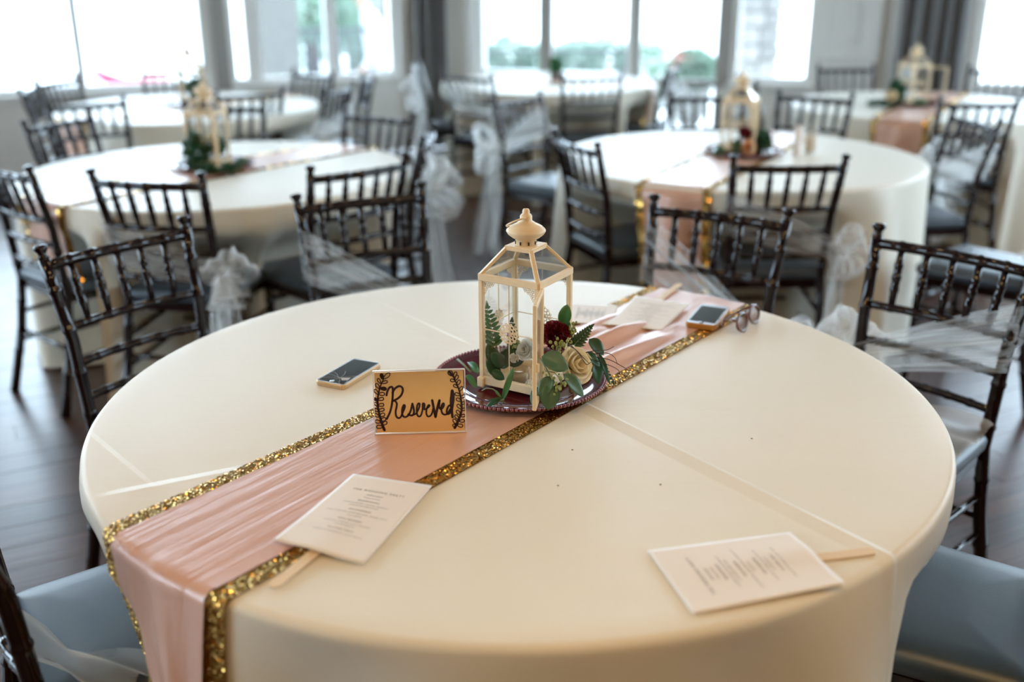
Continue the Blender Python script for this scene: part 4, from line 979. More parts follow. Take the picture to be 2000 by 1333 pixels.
def rose(name, label, cat, c, r, axis, mat, n=(3, 4, 5, 6), group=None, wide=1.0):
    t = thing(name, label, cat, c, group=group); t.rotation_mode = 'QUATERNION'; t.rotation_quaternion = frame_from(axis).to_quaternion()
    for k, cnt in enumerate(n):
        op = (0.30, 0.52, 0.76, 1.0)[k]; w = (1.1, 0.95, 0.85, 0.82)[k]; top = (0.50, 0.46, 0.34, 0.12)[k]
        def fn(u, v):
            q = u * 2 - 1; a = q * w * (0.35 + 0.65 * math.sin(min(1, v * 1.3 + 0.1) * PI / 2))
            rho = r * op * (0.18 + 0.82 * math.sin(v * PI / 2) ** 0.8) * (1 + 0.10 * max(0, v - 0.75) / 0.25 * (1 if k > 1 else 0)) * wide
            z = r * (-0.62 + (0.62 + top) * v ** 0.9 - 0.16 * q * q * v - (0.14 * max(0, v - 0.8) / 0.2 if k > 1 else 0)) + 0.03 * r * math.sin(q * 5 + k) * v
            return Vector((rho * math.cos(a), rho * math.sin(a), z))
        m = MB(); m.grid(fn, 10, 8); me = m.mesh('petal', M[mat], True)
        for i in range(cnt):
            o = bpy.data.objects.new('petal', me); COL.objects.link(o); o.parent = t; o.rotation_euler = (random.uniform(-0.06, 0.06), random.uniform(-0.06, 0.06), 2 * PI * (i + 0.37 * k) / cnt + random.uniform(-0.15, 0.15)); s = random.uniform(0.93, 1.07); o.scale = (s, s, s)
            md = o.modifiers.new('thickness', 'SOLIDIFY'); md.thickness = 0.0006
    m = MB(); m.lathe([(0, -0.72 * r), (0.14 * r, -0.68 * r), (0.22 * r, -0.55 * r), (0.16 * r, -0.45 * r), (0, -0.42 * r)], n=10); m.build('calyx', M['stem'], t)
    return t
def ruffled(name, label, cat, c, r, axis, mat, n=110, seed=1, group=None):
    t = thing(name, label, cat, c, group=group); t.rotation_mode = 'QUATERNION'; t.rotation_quaternion = frame_from(axis).to_quaternion()
    rs = random.Random(seed); m = MB()
    for i in range(n):
        zc = 1 - (i + 0.5) / n * 1.25; ph = i * 2.39996; rho = math.sqrt(max(0, 1 - zc * zc)); d = Vector((rho * math.cos(ph), rho * math.sin(ph), zc))
        sd = d.cross(Vector((rs.uniform(-1, 1), rs.uniform(-1, 1), rs.uniform(-1, 1)))).normalized(); up = d.cross(sd); L = r * rs.uniform(0.85, 1.08); w = r * rs.uniform(0.26, 0.4); p = rs.uniform(0, 6)
        m.grid(lambda u, v: d * (L * (0.25 + 0.75 * v)) + sd * ((u - 0.5) * w * (0.3 + 0.9 * v)) + up * (0.07 * r * math.sin(u * 12 + p) * v * v + 0.10 * r * v * v * math.sin(p)), 5, 3)
    m.build('bloom', M[mat], t, True)
    m = MB(); m.lathe([(0, -0.75 * r), (0.2 * r, -0.6 * r), (0.3 * r, -0.2 * r), (0, -0.1 * r)], n=10); m.build('calyx', M['stem'], t)
    return t
def seeds(label, pts, r=0.0036, seed=0):
    rs = random.Random(seed); root = Vector(pts[0]); t = thing('seeded_eucalyptus', label, 'berries', root, group='seed clusters in the nearest centrepiece')
    m = MB(); m.tube([Vector(p) - root for p in pts], 0.001, 5); m.build('stem', M['stem'], t)
    bm = MB(); bm.sphere((0, 0, 0), r, 7, 5); bm = bm.mesh('seed', M['seed'])
    for k in range(26):
        u = rs.uniform(0, len(pts) - 1.001); i = int(u); p = Vector(pts[i]).lerp(Vector(pts[i + 1]), u - i) - root + Vector([rs.gauss(0, 0.0055) for _ in range(3)])
        o = bpy.data.objects.new('seed', bm); COL.objects.link(o); o.parent = t; o.location = p; s = rs.uniform(0.7, 1.1); o.scale = (s, s, s * 1.2)
    return t
Yf = 1.775
ruffled('burgundy_bloom', 'burgundy ruffled flower at the open door of the nearest lantern', 'flower', at(1084, 656, Yf), 0.0285, (0.35, -0.55, 0.75), 'red', 150, 3)
rose('cream_rose', 'full cream rose lying on the right of the burgundy plate', 'rose', at(1128, 713, 1.735), 0.0345, (0.50, -0.72, 0.42), 'rose', (3, 4, 5, 6), wide=0.95)
A = lambda x, y, Y: at(x, y, Y)
sprig('eucalyptus_sprig', 'upright eucalyptus sprig beside the lantern post behind the burgundy flower', 'leaf sprig', [A(1100, 700, 1.80), A(1103, 668, 1.80), A(1106, 640, 1.80)],
      [(A(1099, 636, 1.80), A(1108, 595, 1.81), 0.024, TOCAM), (A(1098, 662, 1.79), A(1112, 628, 1.79), 0.020, (0.3, -1, 0.4))], 'leafb', group='eucalyptus sprigs')
sprig('eucalyptus_sprig', 'grey-green eucalyptus sprig with broad leaves at the front right of the plate', 'leaf sprig', [A(1055, 700, 1.72), A(1075, 735, 1.70), A(1088, 755, 1.69)],
      [(A(1058, 697, 1.712), A(1110, 722, 1.70), 0.038, (0.1, -0.7, 0.75)), (A(1079, 736, 1.700), A(1054, 776, 1.685), 0.026, (-0.2, -0.8, 0.6)), (A(1076, 752, 1.695), A(1070, 801, 1.672), 0.036, (0.2, -0.8, 0.6)),
       (A(1100, 731, 1.695), A(1140, 775, 1.688), 0.026, (0.25, -0.6, 0.7)), (A(1058, 757, 1.70), A(1040, 792, 1.680), 0.024, (-0.3, -0.7, 0.6))], 'leaf', group='eucalyptus sprigs')
sprig('eucalyptus_sprig', 'dark eucalyptus sprig behind and right of the cream rose', 'leaf sprig', [A(1135, 700, 1.77), A(1155, 690, 1.77), A(1165, 700, 1.77)],
      [(A(1150, 663, 1.78), A(1179, 694, 1.77), 0.026, (0.3, -0.7, 0.7)), (A(1157, 697, 1.765), A(1170, 752, 1.75), 0.026, (0.5, -0.8, 0.4)), (A(1140, 690, 1.76), A(1172, 716, 1.755), 0.022, (0.3, -0.6, 0.8)), (A(1168, 690, 1.77), A(1192, 752, 1.762), 0.010, (0.4, -0.8, 0.5))], 'leafd', group='eucalyptus sprigs')
fern('fern frond reaching right over the pink satin behind the cream rose', A(1105, 690, 1.79), A(1158, 646, 1.80), 9, 0.021, 0.0085, TOCAM, 'leafd')
fern('fern frond pointing down at the right rim of the burgundy plate', A(1165, 690, 1.78), A(1190, 750, 1.775), 8, 0.012, 0.005, TOCAM, 'leafd', 0.03)
fern('fern frond standing at the left inside the nearest lantern', A(965, 690, 1.815), A(962, 600, 1.825), 9, 0.026, 0.009, TOCAM, 'leafb', 0.03)
fern('short fern frond at the right inside the nearest lantern', A(1000, 690, 1.815), A(1007, 628, 1.825), 8, 0.016, 0.008, TOCAM, 'leafd', 0.03)
sprig('eucalyptus_sprig', 'mass of dark leaves low inside the nearest lantern', 'leaf sprig', [A(965, 735, 1.80), A(975, 700, 1.80), A(985, 680, 1.80)],
      [(A(972, 715, 1.80), A(952, 672, 1.81), 0.026, TOCAM), (A(975, 720, 1.795), A(1000, 680, 1.80), 0.028, TOCAM), (A(985, 715, 1.79), A(960, 690, 1.79), 0.026, (0.2, -1, 0.2)), (A(975, 735, 1.79), A(950, 705, 1.79), 0.022, TOCAM), (A(990, 700, 1.80), A(1018, 668, 1.80), 0.022, TOCAM), (A(995, 715, 1.81), A(1025, 690, 1.82), 0.026, TOCAM), (A(960, 725, 1.785), A(985, 742, 1.78), 0.018, TOCAM)], 'leafd', group='eucalyptus sprigs')
rose('rosebud', 'small ivory rosebud low inside the nearest lantern', 'rose', A(1004, 700, 1.775), 0.0095, (-0.3, -0.8, 0.3), 'white_rose', (2, 3, 3, 3), wide=0.9)
rose('ivory_rose', 'ivory rose half hidden by the lantern door', 'rose', A(1026, 684, 1.785), 0.019, (-0.5, -0.7, 0.4), 'white_rose', (3, 4, 5, 5))
seeds('yellow-green seed cluster above the broad eucalyptus leaf', [A(1085, 690, 1.74), A(1093, 672, 1.735), A(1100, 668, 1.735)], 0.0030, 1)
seeds('yellow-green seed cluster at the top right by the fern', [A(1108, 668, 1.775), A(1114, 650, 1.775), A(1118, 640, 1.775)], 0.0030, 2)
seeds('yellow-green seed cluster under the cream rose', [A(1065, 725, 1.69), A(1083, 728, 1.69), A(1092, 738, 1.685), A(1098, 752, 1.68), A(1094, 764, 1.675)], 0.0030, 3)
seeds('yellow-green seed cluster inside the nearest lantern', [A(1008, 680, 1.80), A(1013, 668, 1.80)], 0.0030, 4)
# curly twigs
def twig(label, pl, r=0.0009):
    m = MB()
    for pts in pl:
        P = [Vector(p) for p in pts]; out = []
        for i in range(len(P) - 1):
            for k in range(6):
                t_ = k / 6; p0 = P[max(0, i - 1)]; p1 = P[i]; p2 = P[i + 1]; p3 = P[min(len(P) - 1, i + 2)]
                out.append(0.5 * ((2 * p1) + (p2 - p0) * t_ + (2 * p0 - 5 * p1 + 4 * p2 - p3) * t_ ** 2 + (3 * p1 - p0 - 3 * p2 + p3) * t_ ** 3))
        out.append(P[-1]); m.tube(out, [r * (1 - 0.5 * i / len(out)) for i in range(len(out))], 6)
    tag(m.build('curly_twig', M['twig']), label, 'twig', 'dark curly twigs')
twig('dark curly twigs trailing right of the cream rose over the satin', [[A(1140, 690, 1.76), A(1165, 685, 1.755), A(1185, 684, 1.755), A(1199, 677, 1.76)], [A(1160, 692, 1.76), A(1185, 690, 1.755), A(1200, 698, 1.755), A(1206, 712, 1.755)], [A(1165, 698, 1.76), A(1190, 703, 1.755), A(1215, 716, 1.755), A(1229, 726, 1.76), A(1222, 738, 1.765)], [A(1150, 700, 1.76), A(1180, 710, 1.755), A(1206, 722, 1.755), A(1212, 735, 1.76)]])
twig('dark curly twig looping over the cream rose', [[A(1110, 675, 1.72), A(1125, 684, 1.705), A(1140, 700, 1.70), A(1152, 711, 1.70)], [A(1112, 672, 1.72), A(1130, 690, 1.70), A(1145, 712, 1.695), A(1155, 708, 1.70), A(1165, 715, 1.71), A(1163, 722, 1.71)]])
twig('thin curly tendril over the burgundy flower', [[A(1068, 663, 1.745), A(1073, 668, 1.74), A(1083, 676, 1.74)], [A(1098, 650, 1.75), A(1102, 657, 1.745), A(1111, 660, 1.745)]], 0.0007)
sprig('grass_blade', 'long green blade leaning on the front of the nearest lantern', 'leaf', [A(983, 788, 1.705), A(984, 778, 1.71), A(986, 762, 1.725)], [(A(982, 782, 1.708), A(1003, 718, 1.735), 0.011, TOCAM)], 'leafb', group='loose leaves on the burgundy plate')
sprig('grass_blade', 'arched thin blade on the plate before the lantern', 'leaf', [A(941, 764, 1.725), A(950, 759, 1.725), A(962, 760, 1.72), A(973, 768, 1.715), A(979, 778, 1.71)], [(A(966, 762, 1.718), A(979, 777, 1.71), 0.004, TOCAM)], 'leafb', group='loose leaves on the burgundy plate', sr=0.0012)
sprig('fallen_leaf', 'dark leaf lying on the front of the burgundy plate', 'leaf', [A(984, 780, 1.705), A(975, 784, 1.70)], [(A(978, 781, 1.703), A(951, 795, 1.69), 0.013, (0, -0.3, 1)), (A(983, 779, 1.708), A(953, 783, 1.70), 0.006, (0, -0.3, 1))], 'leafd', group='loose leaves on the burgundy plate')
sprig('fallen_leaf', 'bright green leaf with a pale stem at the left of the plate', 'leaf', [A(893, 702, 1.86), A(905, 712, 1.84), A(919, 726, 1.81)], [(A(915, 708, 1.85), A(934, 730, 1.80), 0.016, (0.3, -0.6, 0.8))], 'leafb', group='loose leaves on the burgundy plate', sr=0.0022)
sprig('fallen_leaf', 'green leaf tip between the card and the lantern', 'leaf', [A(912, 735, 1.80), A(913, 738, 1.795)], [(A(911, 733, 1.80), A(931, 758, 1.765), 0.013, (0.2, -0.5, 0.9))], 'leafb', group='loose leaves on the burgundy plate')
t = thing('glass_votive', 'small clear glass votive low inside the nearest lantern', 'glass', A(1014, 728, 1.80), group=None); t.location.z = ZL + 0.008
m = MB(); m.lathe([(0.016, 0), (0.019, 0.004), (0.020, 0.03), (0.0185, 0.03), (0.0175, 0.006), (0, 0.005)], n=20, cap0=True); m.build('cup', M['glass'], t)
m = MB(); m.lathe([(0.0165, 0.007), (0.0165, 0.018), (0, 0.018)], n=16, cap0=True); m.build('wax', M['candle'], t)

# ------------------------------------------------------------------ the Reserved sign
bl, br_ = Vector((-0.238, 1.609, 0)), Vector((-0.081, 1.618, 0)); SW = (br_ - bl).length; SH = 0.1135
t = thing('reserved_sign', 'clear stand holding a gold card lettered Reserved on the pink runner', 'sign', ((bl.x + br_.x) / 2, (bl.y + br_.y) / 2, TZ + 0.0045), math.atan2(br_.y - bl.y, br_.x - bl.x))
TI = math.radians(7); RT = Matrix.Rotation(-TI, 3, 'X')
def sg(x, y, z): return RT @ Vector((x, y, z))
m = MB()
for a, b_ in (((-SW / 2, 0, 0.001), (SW / 2, 0, 0.001)), ((-SW / 2, 0, SH), (SW / 2, 0, SH))): m.bar(sg(*a), sg(*b_), 0.0042, 0.0018, RT @ Vector((0, 0, 1)))
for x in (-SW / 2, SW / 2): m.bar(sg(x, 0, 0), sg(x, 0, SH), 0.0042, 0.0016, RT @ Vector((1, 0, 0)))
m.build('polished_edge', M['acryl_edge'], t, False)
m = MB(); m.box(sg(0, 0.0035, SH / 2), (SW - 0.002, 0.0016, SH - 0.002), RT); m.build('back_panel', M['acrylic'], t, False)
m = MB(); m.box(sg(0, 0.027, 0.0012) + Vector((0, 0, 0.0008)), (SW, 0.05, 0.0016)); m.build('foot', M['acrylic'], t, False)
m = MB(); m.box(sg(0, 0.0008, SH / 2), (SW - 0.005, 0.0012, SH - 0.005), RT); card = m.build('gold_card', M['foil'], t, False)
TLz, TRz, BRz, BLz = [np.array(p, float) for p in ((45, 140), (1725, 85), (1765, 1205), (75, 1270))]
def uvz(p):   # traced drawing -> card coordinates
    u, v = 0.5, 0.5; p = np.array(p, float)
    for _ in range(8):
        q = TLz * (1 - u) * (1 - v) + TRz * u * (1 - v) + BRz * u * v + BLz * (1 - u) * v
        du = (TRz - TLz) * (1 - v) + (BRz - BLz) * v; dv = (BLz - TLz) * (1 - u) + (BRz - TRz) * u
        s = np.linalg.solve(np.array([du, dv]).T, p - q); u += s[0]; v += s[1]
    return (u - 0.5) * SW, (1 - v) * SH
def stroke(mb, pts, w, y=-0.0004, closed=False, wfn=None):
    P = [Vector((*uvz(p), 0)) for p in pts]; n = len(P); out = []
    rng = range(n if closed else n - 1)
    for i in rng:
        g = (lambda k: P[k % n]) if closed else (lambda k: P[min(n - 1, max(0, k))])
        p0, p1, p2, p3 = g(i - 1), g(i), g(i + 1), g(i + 2)
        for k in range(6):
            q = k / 6; out.append(0.5 * ((2 * p1) + (p2 - p0) * q + (2 * p0 - 5 * p1 + 4 * p2 - p3) * q ** 2 + (3 * p1 - p0 - 3 * p2 + p3) * q ** 3))
    out.append(P[0] if closed else P[-1]); L = []; R = []; N = len(out)
    for i, p in enumerate(out):
        d = out[min(N - 1, i + 1)] - out[max(0, i - 1)]
        if closed and i in (0, N - 1): d = out[1] - out[N - 2]
        d.normalize(); nn = Vector((-d.y, d.x, 0)); ww = (wfn(i / (N - 1)) if wfn else w) / 2
        L.append(sg((p + nn * ww).x, y, (p + nn * ww).y)); R.append(sg((p - nn * ww).x, y, (p - nn * ww).y))
    b = len(mb.v); mb.v += [tuple(q) for pr in zip(L, R) for q in pr]
    for i in range(N - 1): mb.f.append([b + 2 * i, b + 2 * i + 1, b + 2 * i + 3, b + 2 * i + 2]); mb.mi.append(0)
    if not closed:
        for p, ww in ((out[0], wfn(0) if wfn else w), (out[-1], wfn(1) if wfn else w)):
            b = len(mb.v); mb.v += [tuple(sg(p.x + ww / 2 * math.cos(k * PI / 5), y, p.y + ww / 2 * math.sin(k * PI / 5))) for k in range(10)]; mb.f.append(list(range(b, b + 10))); mb.mi.append(0)
m = MB(); w = 0.0038
stroke(m, [(292, 562), (305, 505), (340, 435), (385, 412), (408, 445), (406, 560), (395, 680), (372, 800), (340, 890), (290, 985)], w)
stroke(m, [(402, 520), (440, 450), (500, 405), (550, 400), (588, 435), (588, 495), (555, 565), (490, 622), (398, 668)], w)
stroke(m, [(440, 655), (478, 700), (474, 770), (456, 850), (464, 925), (500, 965), (548, 950), (585, 870), (620, 790), (628, 745), (608, 735), (582, 790), (575, 870), (592, 930), (635, 948), (690, 915), (735, 830), (766, 705)], w * 0.92)
stroke(m, [(766, 705), (785, 775), (796, 850), (780, 905), (735, 918), (690, 900)], w * 0.95)
stroke(m, [(780, 905), (835, 880), (885, 790), (902, 720), (882, 700), (855, 740), (845, 830), (858, 910), (895, 935), (930, 900), (955, 800), (958, 712), (975, 700), (992, 725), (985, 800), (1000, 806), (1060, 770), (1085, 735), (1060, 735), (1030, 800), (1025, 880), (1055, 932), (1105, 915), (1135, 860), (1150, 790)], w * 0.85)
stroke(m, [(1132, 645), (1150, 730), (1172, 840), (1195, 938)], w * 1.15)
stroke(m, [(1195, 938), (1215, 840), (1243, 730), (1268, 645)], w * 1.2)
stroke(m, [(1268, 660), (1262, 750), (1290, 800), (1335, 765), (1352, 715), (1335, 695), (1308, 740), (1302, 815), (1325, 878), (1375, 897), (1425, 870), (1465, 800)], w * 0.9)
stroke(m, [(1478, 730), (1440, 740), (1408, 800), (1405, 860), (1432, 885), (1468, 850), (1490, 780)], w * 0.95)
stroke(m, [(1502, 470), (1506, 560), (1500, 660), (1496, 760), (1500, 860), (1512, 940)], w, wfn=lambda q: 0.0052 + 0.0034 * math.sin(PI * min(1, q * 1.5)) if q < 0.667 else 0.0046)
le = m.build('lettering', M['brush'], card, False)
def wreath(mb, stem, leaves):
    stroke(mb, stem, 0.0024, wfn=lambda q: 0.0050 - 0.0030 * q)
    for x, y, ang, L, W_, fill in leaves:
        a = math.radians(ang); c, s = math.cos(a), math.sin(a)
        el = [(x + (L * 0.5 * (1 - math.cos(q))) * c - W_ / 2 * math.sin(q) * (1 - 0.35 * math.cos(q)) * s, y + (L * 0.5 * (1 - math.cos(q))) * s + W_ / 2 * math.sin(q) * (1 - 0.35 * math.cos(q)) * c) for q in [2 * PI * k / 10 for k in range(10)]]
        stroke(mb, el, 0.0019, closed=True)
        if fill: stroke(mb, [(x + 0.2 * L * c, y + 0.2 * L * s), (x + 0.8 * L * c, y + 0.8 * L * s)], 0.0040)
m = MB()
wreath(m, [(245, 1185), (195, 1050), (155, 900), (130, 760), (130, 630), (155, 490), (195, 370), (240, 280)],
       [(240, 270, -40, 150, 60, 0), (225, 275, -105, 95, 55, 1), (205, 345, -15, 110, 45, 0), (185, 350, -120, 95, 45, 0), (175, 440, 5, 115, 55, 1), (160, 440, -125, 100, 50, 0), (150, 540, 0, 105, 55, 0), (140, 545, -130, 105, 50, 0), (135, 640, -10, 105, 50, 0), (128, 660, -150, 80, 45, 1), (135, 740, -5, 105, 50, 0), (128, 760, -130, 85, 45, 0),
        (140, 840, -15, 110, 50, 0), (140, 850, -150, 85, 45, 0), (155, 935, -20, 105, 55, 0), (150, 950, -150, 95, 50, 0), (175, 1020, -25, 105, 55, 0), (175, 1050, -165, 100, 55, 0), (205, 1090, -30, 100, 55, 0), (215, 1130, 180, 115, 55, 0)])
wreath(m, [(1555, 1130), (1610, 1020), (1655, 910), (1680, 790), (1670, 660), (1650, 540), (1615, 420), (1565, 310), (1505, 200)],
       [(1505, 205, -130, 110, 75, 1), (1530, 230, -65, 100, 50, 0), (1555, 280, -60, 95, 50, 0), (1550, 300, -165, 85, 45, 0), (1590, 370, -60, 100, 50, 0), (1600, 410, -150, 85, 45, 0), (1630, 470, -50, 95, 45, 0), (1645, 545, -165, 95, 50, 0), (1655, 590, -25, 85, 45, 0), (1665, 650, -155, 95, 50, 0), (1672, 700, -20, 75, 45, 0), (1672, 790, -135, 105, 50, 0), (1680, 810, -15, 70, 45, 0),
        (1655, 900, -130, 105, 50, 0), (1665, 920, -10, 80, 45, 0), (1625, 980, -130, 100, 50, 0), (1640, 1010, -5, 95, 50, 0), (1595, 1060, -130, 105, 55, 0), (1600, 1080, 10, 105, 55, 0), (1570, 1110, -145, 60, 45, 0)])
m.build('leaf_drawing', M['brush'], card, False)['kind'] = 'stuff'

# ------------------------------------------------------------------ programme fans (card on a wooden stick)
def text_poly(body, size, spacing=1.0):
    c = bpy.data.curves.new('text', 'FONT'); c.body = body; c.size = size; c.space_character = spacing; c.align_x = 'CENTER'; c.align_y = 'CENTER'; c.resolution_u = 2
    o = bpy.data.objects.new('text', c); COL.objects.link(o); dg = bpy.context.evaluated_depsgraph_get(); me = bpy.data.meshes.new_from_object(o.evaluated_get(dg))
    vs = [v.co.copy() for v in me.vertices]; fs = [list(p.vertices) for p in me.polygons]; bpy.data.objects.remove(o); bpy.data.curves.remove(c); bpy.data.meshes.remove(me); return vs, fs
LINES = [('THE WEDDING PARTY', 0.205, 0.0072, 1.25, 0), ('OFFICIANT', 0.262, 0.0052, 1.1, 0), ('RYAN JONES', 0.300, 0.0044, 1.1, 1), ('BRIDESMAIDS', 0.345, 0.0055, 1.1, 0), ('LAUREN BAUER, RACHEL BRADLEY', 0.385, 0.0044, 1.1, 1), ('JORDANNE BRETLAND', 0.415, 0.0044, 1.1, 1),
         ('GROOMSMEN', 0.470, 0.0055, 1.1, 0), ('LUKE SPEICHER, JAMES BROWN, FRANK INTO', 0.512, 0.0044, 1.1, 1), ('COLLIER JR', 0.545, 0.0044, 1.1, 1), ('RING BEARERS', 0.600, 0.0055, 1.1, 0), ('LINCOLN TURNER, JACK WALSON', 0.640, 0.0044, 1.1, 1), ('OLIVER BAILEY', 0.670, 0.0044, 1.1, 1), ('FLOWER GIRLS', 0.722, 0.0055, 1.1, 0), ('CHARLOTTE BRADLEY, JUDY WILLIS', 0.765, 0.0044, 1.1, 1)]
def programme(label, TL, TR, BR, BL, z=0.0, stick=None, lift=None, text=True, lines=LINES):
    TL, TR, BR, BL = [Vector((p[0], p[1], 0)) for p in (TL, TR, BR, BL)]; c0 = (TL + TR + BR + BL) / 4
    t = thing('programme_fan', label, 'programme', (c0.x, c0.y, TZ), group='printed programme fans'); lift = lift or (lambda u, v: 0.0)
    def S(u, v, dz=0.0):
        p = TL * (1 - u) * (1 - v) + TR * u * (1 - v) + BR * u * v + BL * (1 - u) * v
        return Vector((p.x - c0.x, p.y - c0.y, 0.0035 + z + lift(u, v) + dz))
    m = MB(); m.grid(lambda u, v: S(u, 1 - v), 20, 24); sh = m.build('card', M['paper'], t, True, thick=0.0006)
    if text:
        Wd, Ln = ((TR - TL).length + (BR - BL).length) / 2, ((BL - TL).length + (BR - TR).length) / 2
        for kind, mt in ((0, 'ink'), (1, 'inklight')):
            m = MB()
            for body, v0, size, sp, kd in lines:
                if kd != kind: continue
                vs, fs = text_poly(body, size, sp); b = len(m.v)
                for q in vs: m.v.append(tuple(S(0.5 + q.x / Wd, v0 - q.y / Ln, 0.0006)))
                for f in fs: m.f.append([b + i for i in f]); m.mi.append(0)
            m.build('printed_text', M[mt], sh, False)['kind'] = 'stuff'
    if stick:
        p, q, w = Vector((*stick[0], 0)), Vector((*stick[1], 0)), stick[2]; d = (q - p).normalized(); nn = Vector((-d.y, d.x, 0)); L = (q - p).length
        lo = []
        for zz, ins in ((0.0, 0.0004), (0.0004, 0), (0.0016, 0), (0.002, 0.0004)):
            ring = []
            for k in range(24):
                a = 2 * PI * k / 24; r = w / 2 - ins; ctr = (L - w / 2) if math.cos(a) > 0 else w / 2
                pt = p + d * (ctr + r * math.cos(a)) + nn * (r * math.sin(a)); ring.append(Vector((pt.x - c0.x, pt.y - c0.y, 0.0015 + z + zz)))
            lo.append(ring)
        m = MB(); m.loft(lo, True, True, True); m.build('stick', M['stick'], t, False)
    return t
g2 = lambda x, s: math.exp(-(x / s) ** 2)
programme('programme fan on a wooden stick lying across the near edge of the pink runner', (-0.255, 1.460), (-0.125, 1.419), (-0.203, 1.195), (-0.336, 1.247), 0.002, ((-0.225, 1.33), (-0.316, 1.142), 0.018),
          lambda u, v: 0.0045 * g2(u - 0.42, 0.30) * v + 0.007 * (1 - u) ** 3 * v ** 2)
programme('programme fan turned sideways at the right front of the nearest table', (0.225, 1.080), (0.187, 1.230), (0.397, 1.278), (0.435, 1.141), 0.0, ((0.32, 1.190), (0.502, 1.229), 0.018),
          lambda u, v: 0.004 * g2(u - 0.62, 0.22) * v + 0.004 * (1 - u) ** 2 * v)
qa = [atz(*p, TZ)[:2] for p in ((1104, 636), (1116, 598), (1206, 603), (1196, 642))]
programme('programme card half hidden behind the nearest lantern, left of the crumpled satin', *qa, 0.004, None, None, True)
qb = [atz(*p, TZ + 0.004)[:2] for p in ((1241, 585), (1347, 601), (1292, 650), (1188, 638))]
programme('programme fan lying on the far end of the pink satin by the second phone', *qb, 0.005, ((qb[0][0] * 0.6 + qb[1][0] * 0.4, qb[0][1] * 0.6 + qb[1][1] * 0.4), (0.43, 2.50), 0.018), lambda u, v: 0.004 * (1 - v), True)

# ------------------------------------------------------------------ phones and glasses
def phone(label, c, rz, z, w, L, th, case, group='mobile phones', cracks=False, tilt=0.0):
    t = thing('mobile_phone', label, 'phone', (c[0], c[1], z), rz, group); t.rotation_euler = (tilt, 0, rz)
    def rr(ins, zz, r=0.010):
        out = []; r = max(0.002, r - ins)
        for sx, sy, a0 in ((1, 1, 0), (-1, 1, PI / 2), (-1, -1, PI), (1, -1, 1.5 * PI)):
            for k in range(6):
                a = a0 + k / 5 * PI / 2; out.append(Vector((sx * (w / 2 - ins - r) + r * math.cos(a), sy * (L / 2 - ins - r) + r * math.sin(a), zz)))
        return out
    m = MB(); m.loft([rr(0.002, 0), rr(0.0, 0.002), rr(0.0, th - 0.002), rr(0.0015, th)], True, True, True); m.build('shell', M[case], t, False)
    m = MB(); m.loft([rr(0.0022, th), rr(0.0022, th + 0.0004)], True, True, True); m.build('bezel', M['phone'], t, False)
    m = MB(); a, b = w / 2 - 0.0055, L / 2 - (0.006 if cracks else 0.016)
    m.box((0, 0, th + 0.0006), (2 * a, 2 * b, 0.0006), None, 0.0002); s = m.build('screen', M['screen'], t, False)
    m = MB(); m.lathe([(0, th + 0.0012), (0.0045, th + 0.0012), (0.0052, th + 0.0004)], (0, -L / 2 + 0.010, 0), 16); m.build('home_button', M['screen'] if not cracks else M['phone'], t)
    for i in range(9): pass
    m = MB()
    for i in range(14): m.box((-w / 2 + 0.008 + i * (w - 0.016) / 13, -L / 2 - 0.0002, th * 0.5), (0.0022, 0.0012, th * 0.55))
    m.build('grip_ridge', M[case], t, False)
    if cracks:
        m = MB(); rs = random.Random(5)
        c0 = Vector((0.004, -0.038, 0))
        for a in (15, 50, 95, 140, 165, 200, 250, 300, 340):
            p = c0.copy(); d = math.radians(a + rs.uniform(-8, 8))
            for k in range(4):
                q = p + Vector((math.cos(d), math.sin(d), 0)) * rs.uniform(0.007, 0.014); q.x = max(-a0_, min(a0_, q.x)) if False else max(-0.029, min(0.029, q.x)); q.y = max(-0.062, min(0.05, q.y))
                if (q - p).length > 0.001: m.bar(p + Vector((0, 0, th + 0.001)), q + Vector((0, 0, th + 0.001)), 0.0006, 0.0002)
                p = q; d += rs.uniform(-0.4, 0.4)
        m._add([c0 + Vector(v) for v in ((0.002, 0.001, th + 0.0011), (0.020, 0.010, th + 0.0011), (0.023, -0.004, th + 0.0011), (0.012, -0.010, th + 0.0011))], [(0, 1, 2, 3)])
        m.build('crack', M['crack'], s, False)
    return t
phone('mobile phone with a cracked black screen lying left of the gold card', (-0.326, 1.892), math.radians(-25.5), TZ + 0.0005, 0.069, 0.136, 0.010, 'case', cracks=True)
phone('mobile phone in an amber case lying on the far satin beside the eyeglasses', (0.450, 2.217), math.radians(-25), TZ + 0.006, 0.070, 0.136, 0.013, 'ambercase', tilt=0.03)
t = thing('eyeglasses', 'folded tortoiseshell eyeglasses beside the amber-cased phone', 'glasses', (0.523, 2.185, TZ + 0.002), math.radians(55))
for s in (-1, 1):
    m = MB(); pts = []
    for k in range(25):
        a = 2 * PI * k / 24; pts.append((s * 0.034 + 0.026 * math.cos(a) * (1 + 0.08 * math.cos(2 * a)), 0.012 * math.sin(a) * 0.4 - 0.012, 0.021 + 0.019 * math.sin(a)))
    m.tube(pts, 0.0034, 8); m.build('rim', M['tort'], t)
    m = MB(); m.lathe([(0, 0), (0.0245, 0.0)], n=20); o = m.build('lens', M['lens'], t, True, (s * 0.034, -0.012, 0.021)); o.rotation_euler = (math.radians(70), 0, 0)
    m = MB(); m.tube([(s * 0.062, -0.010, 0.030), (s * 0.060, 0.004, 0.029), (s * 0.040, 0.012 + 0.006 * s, 0.026), (-s * 0.045, 0.018 + 0.008 * s, 0.022), (-s * 0.062, 0.016 + 0.008 * s, 0.012)], [0.003, 0.003, 0.0026, 0.0024, 0.003], 8); m.build('temple_arm', M['tort'], t)
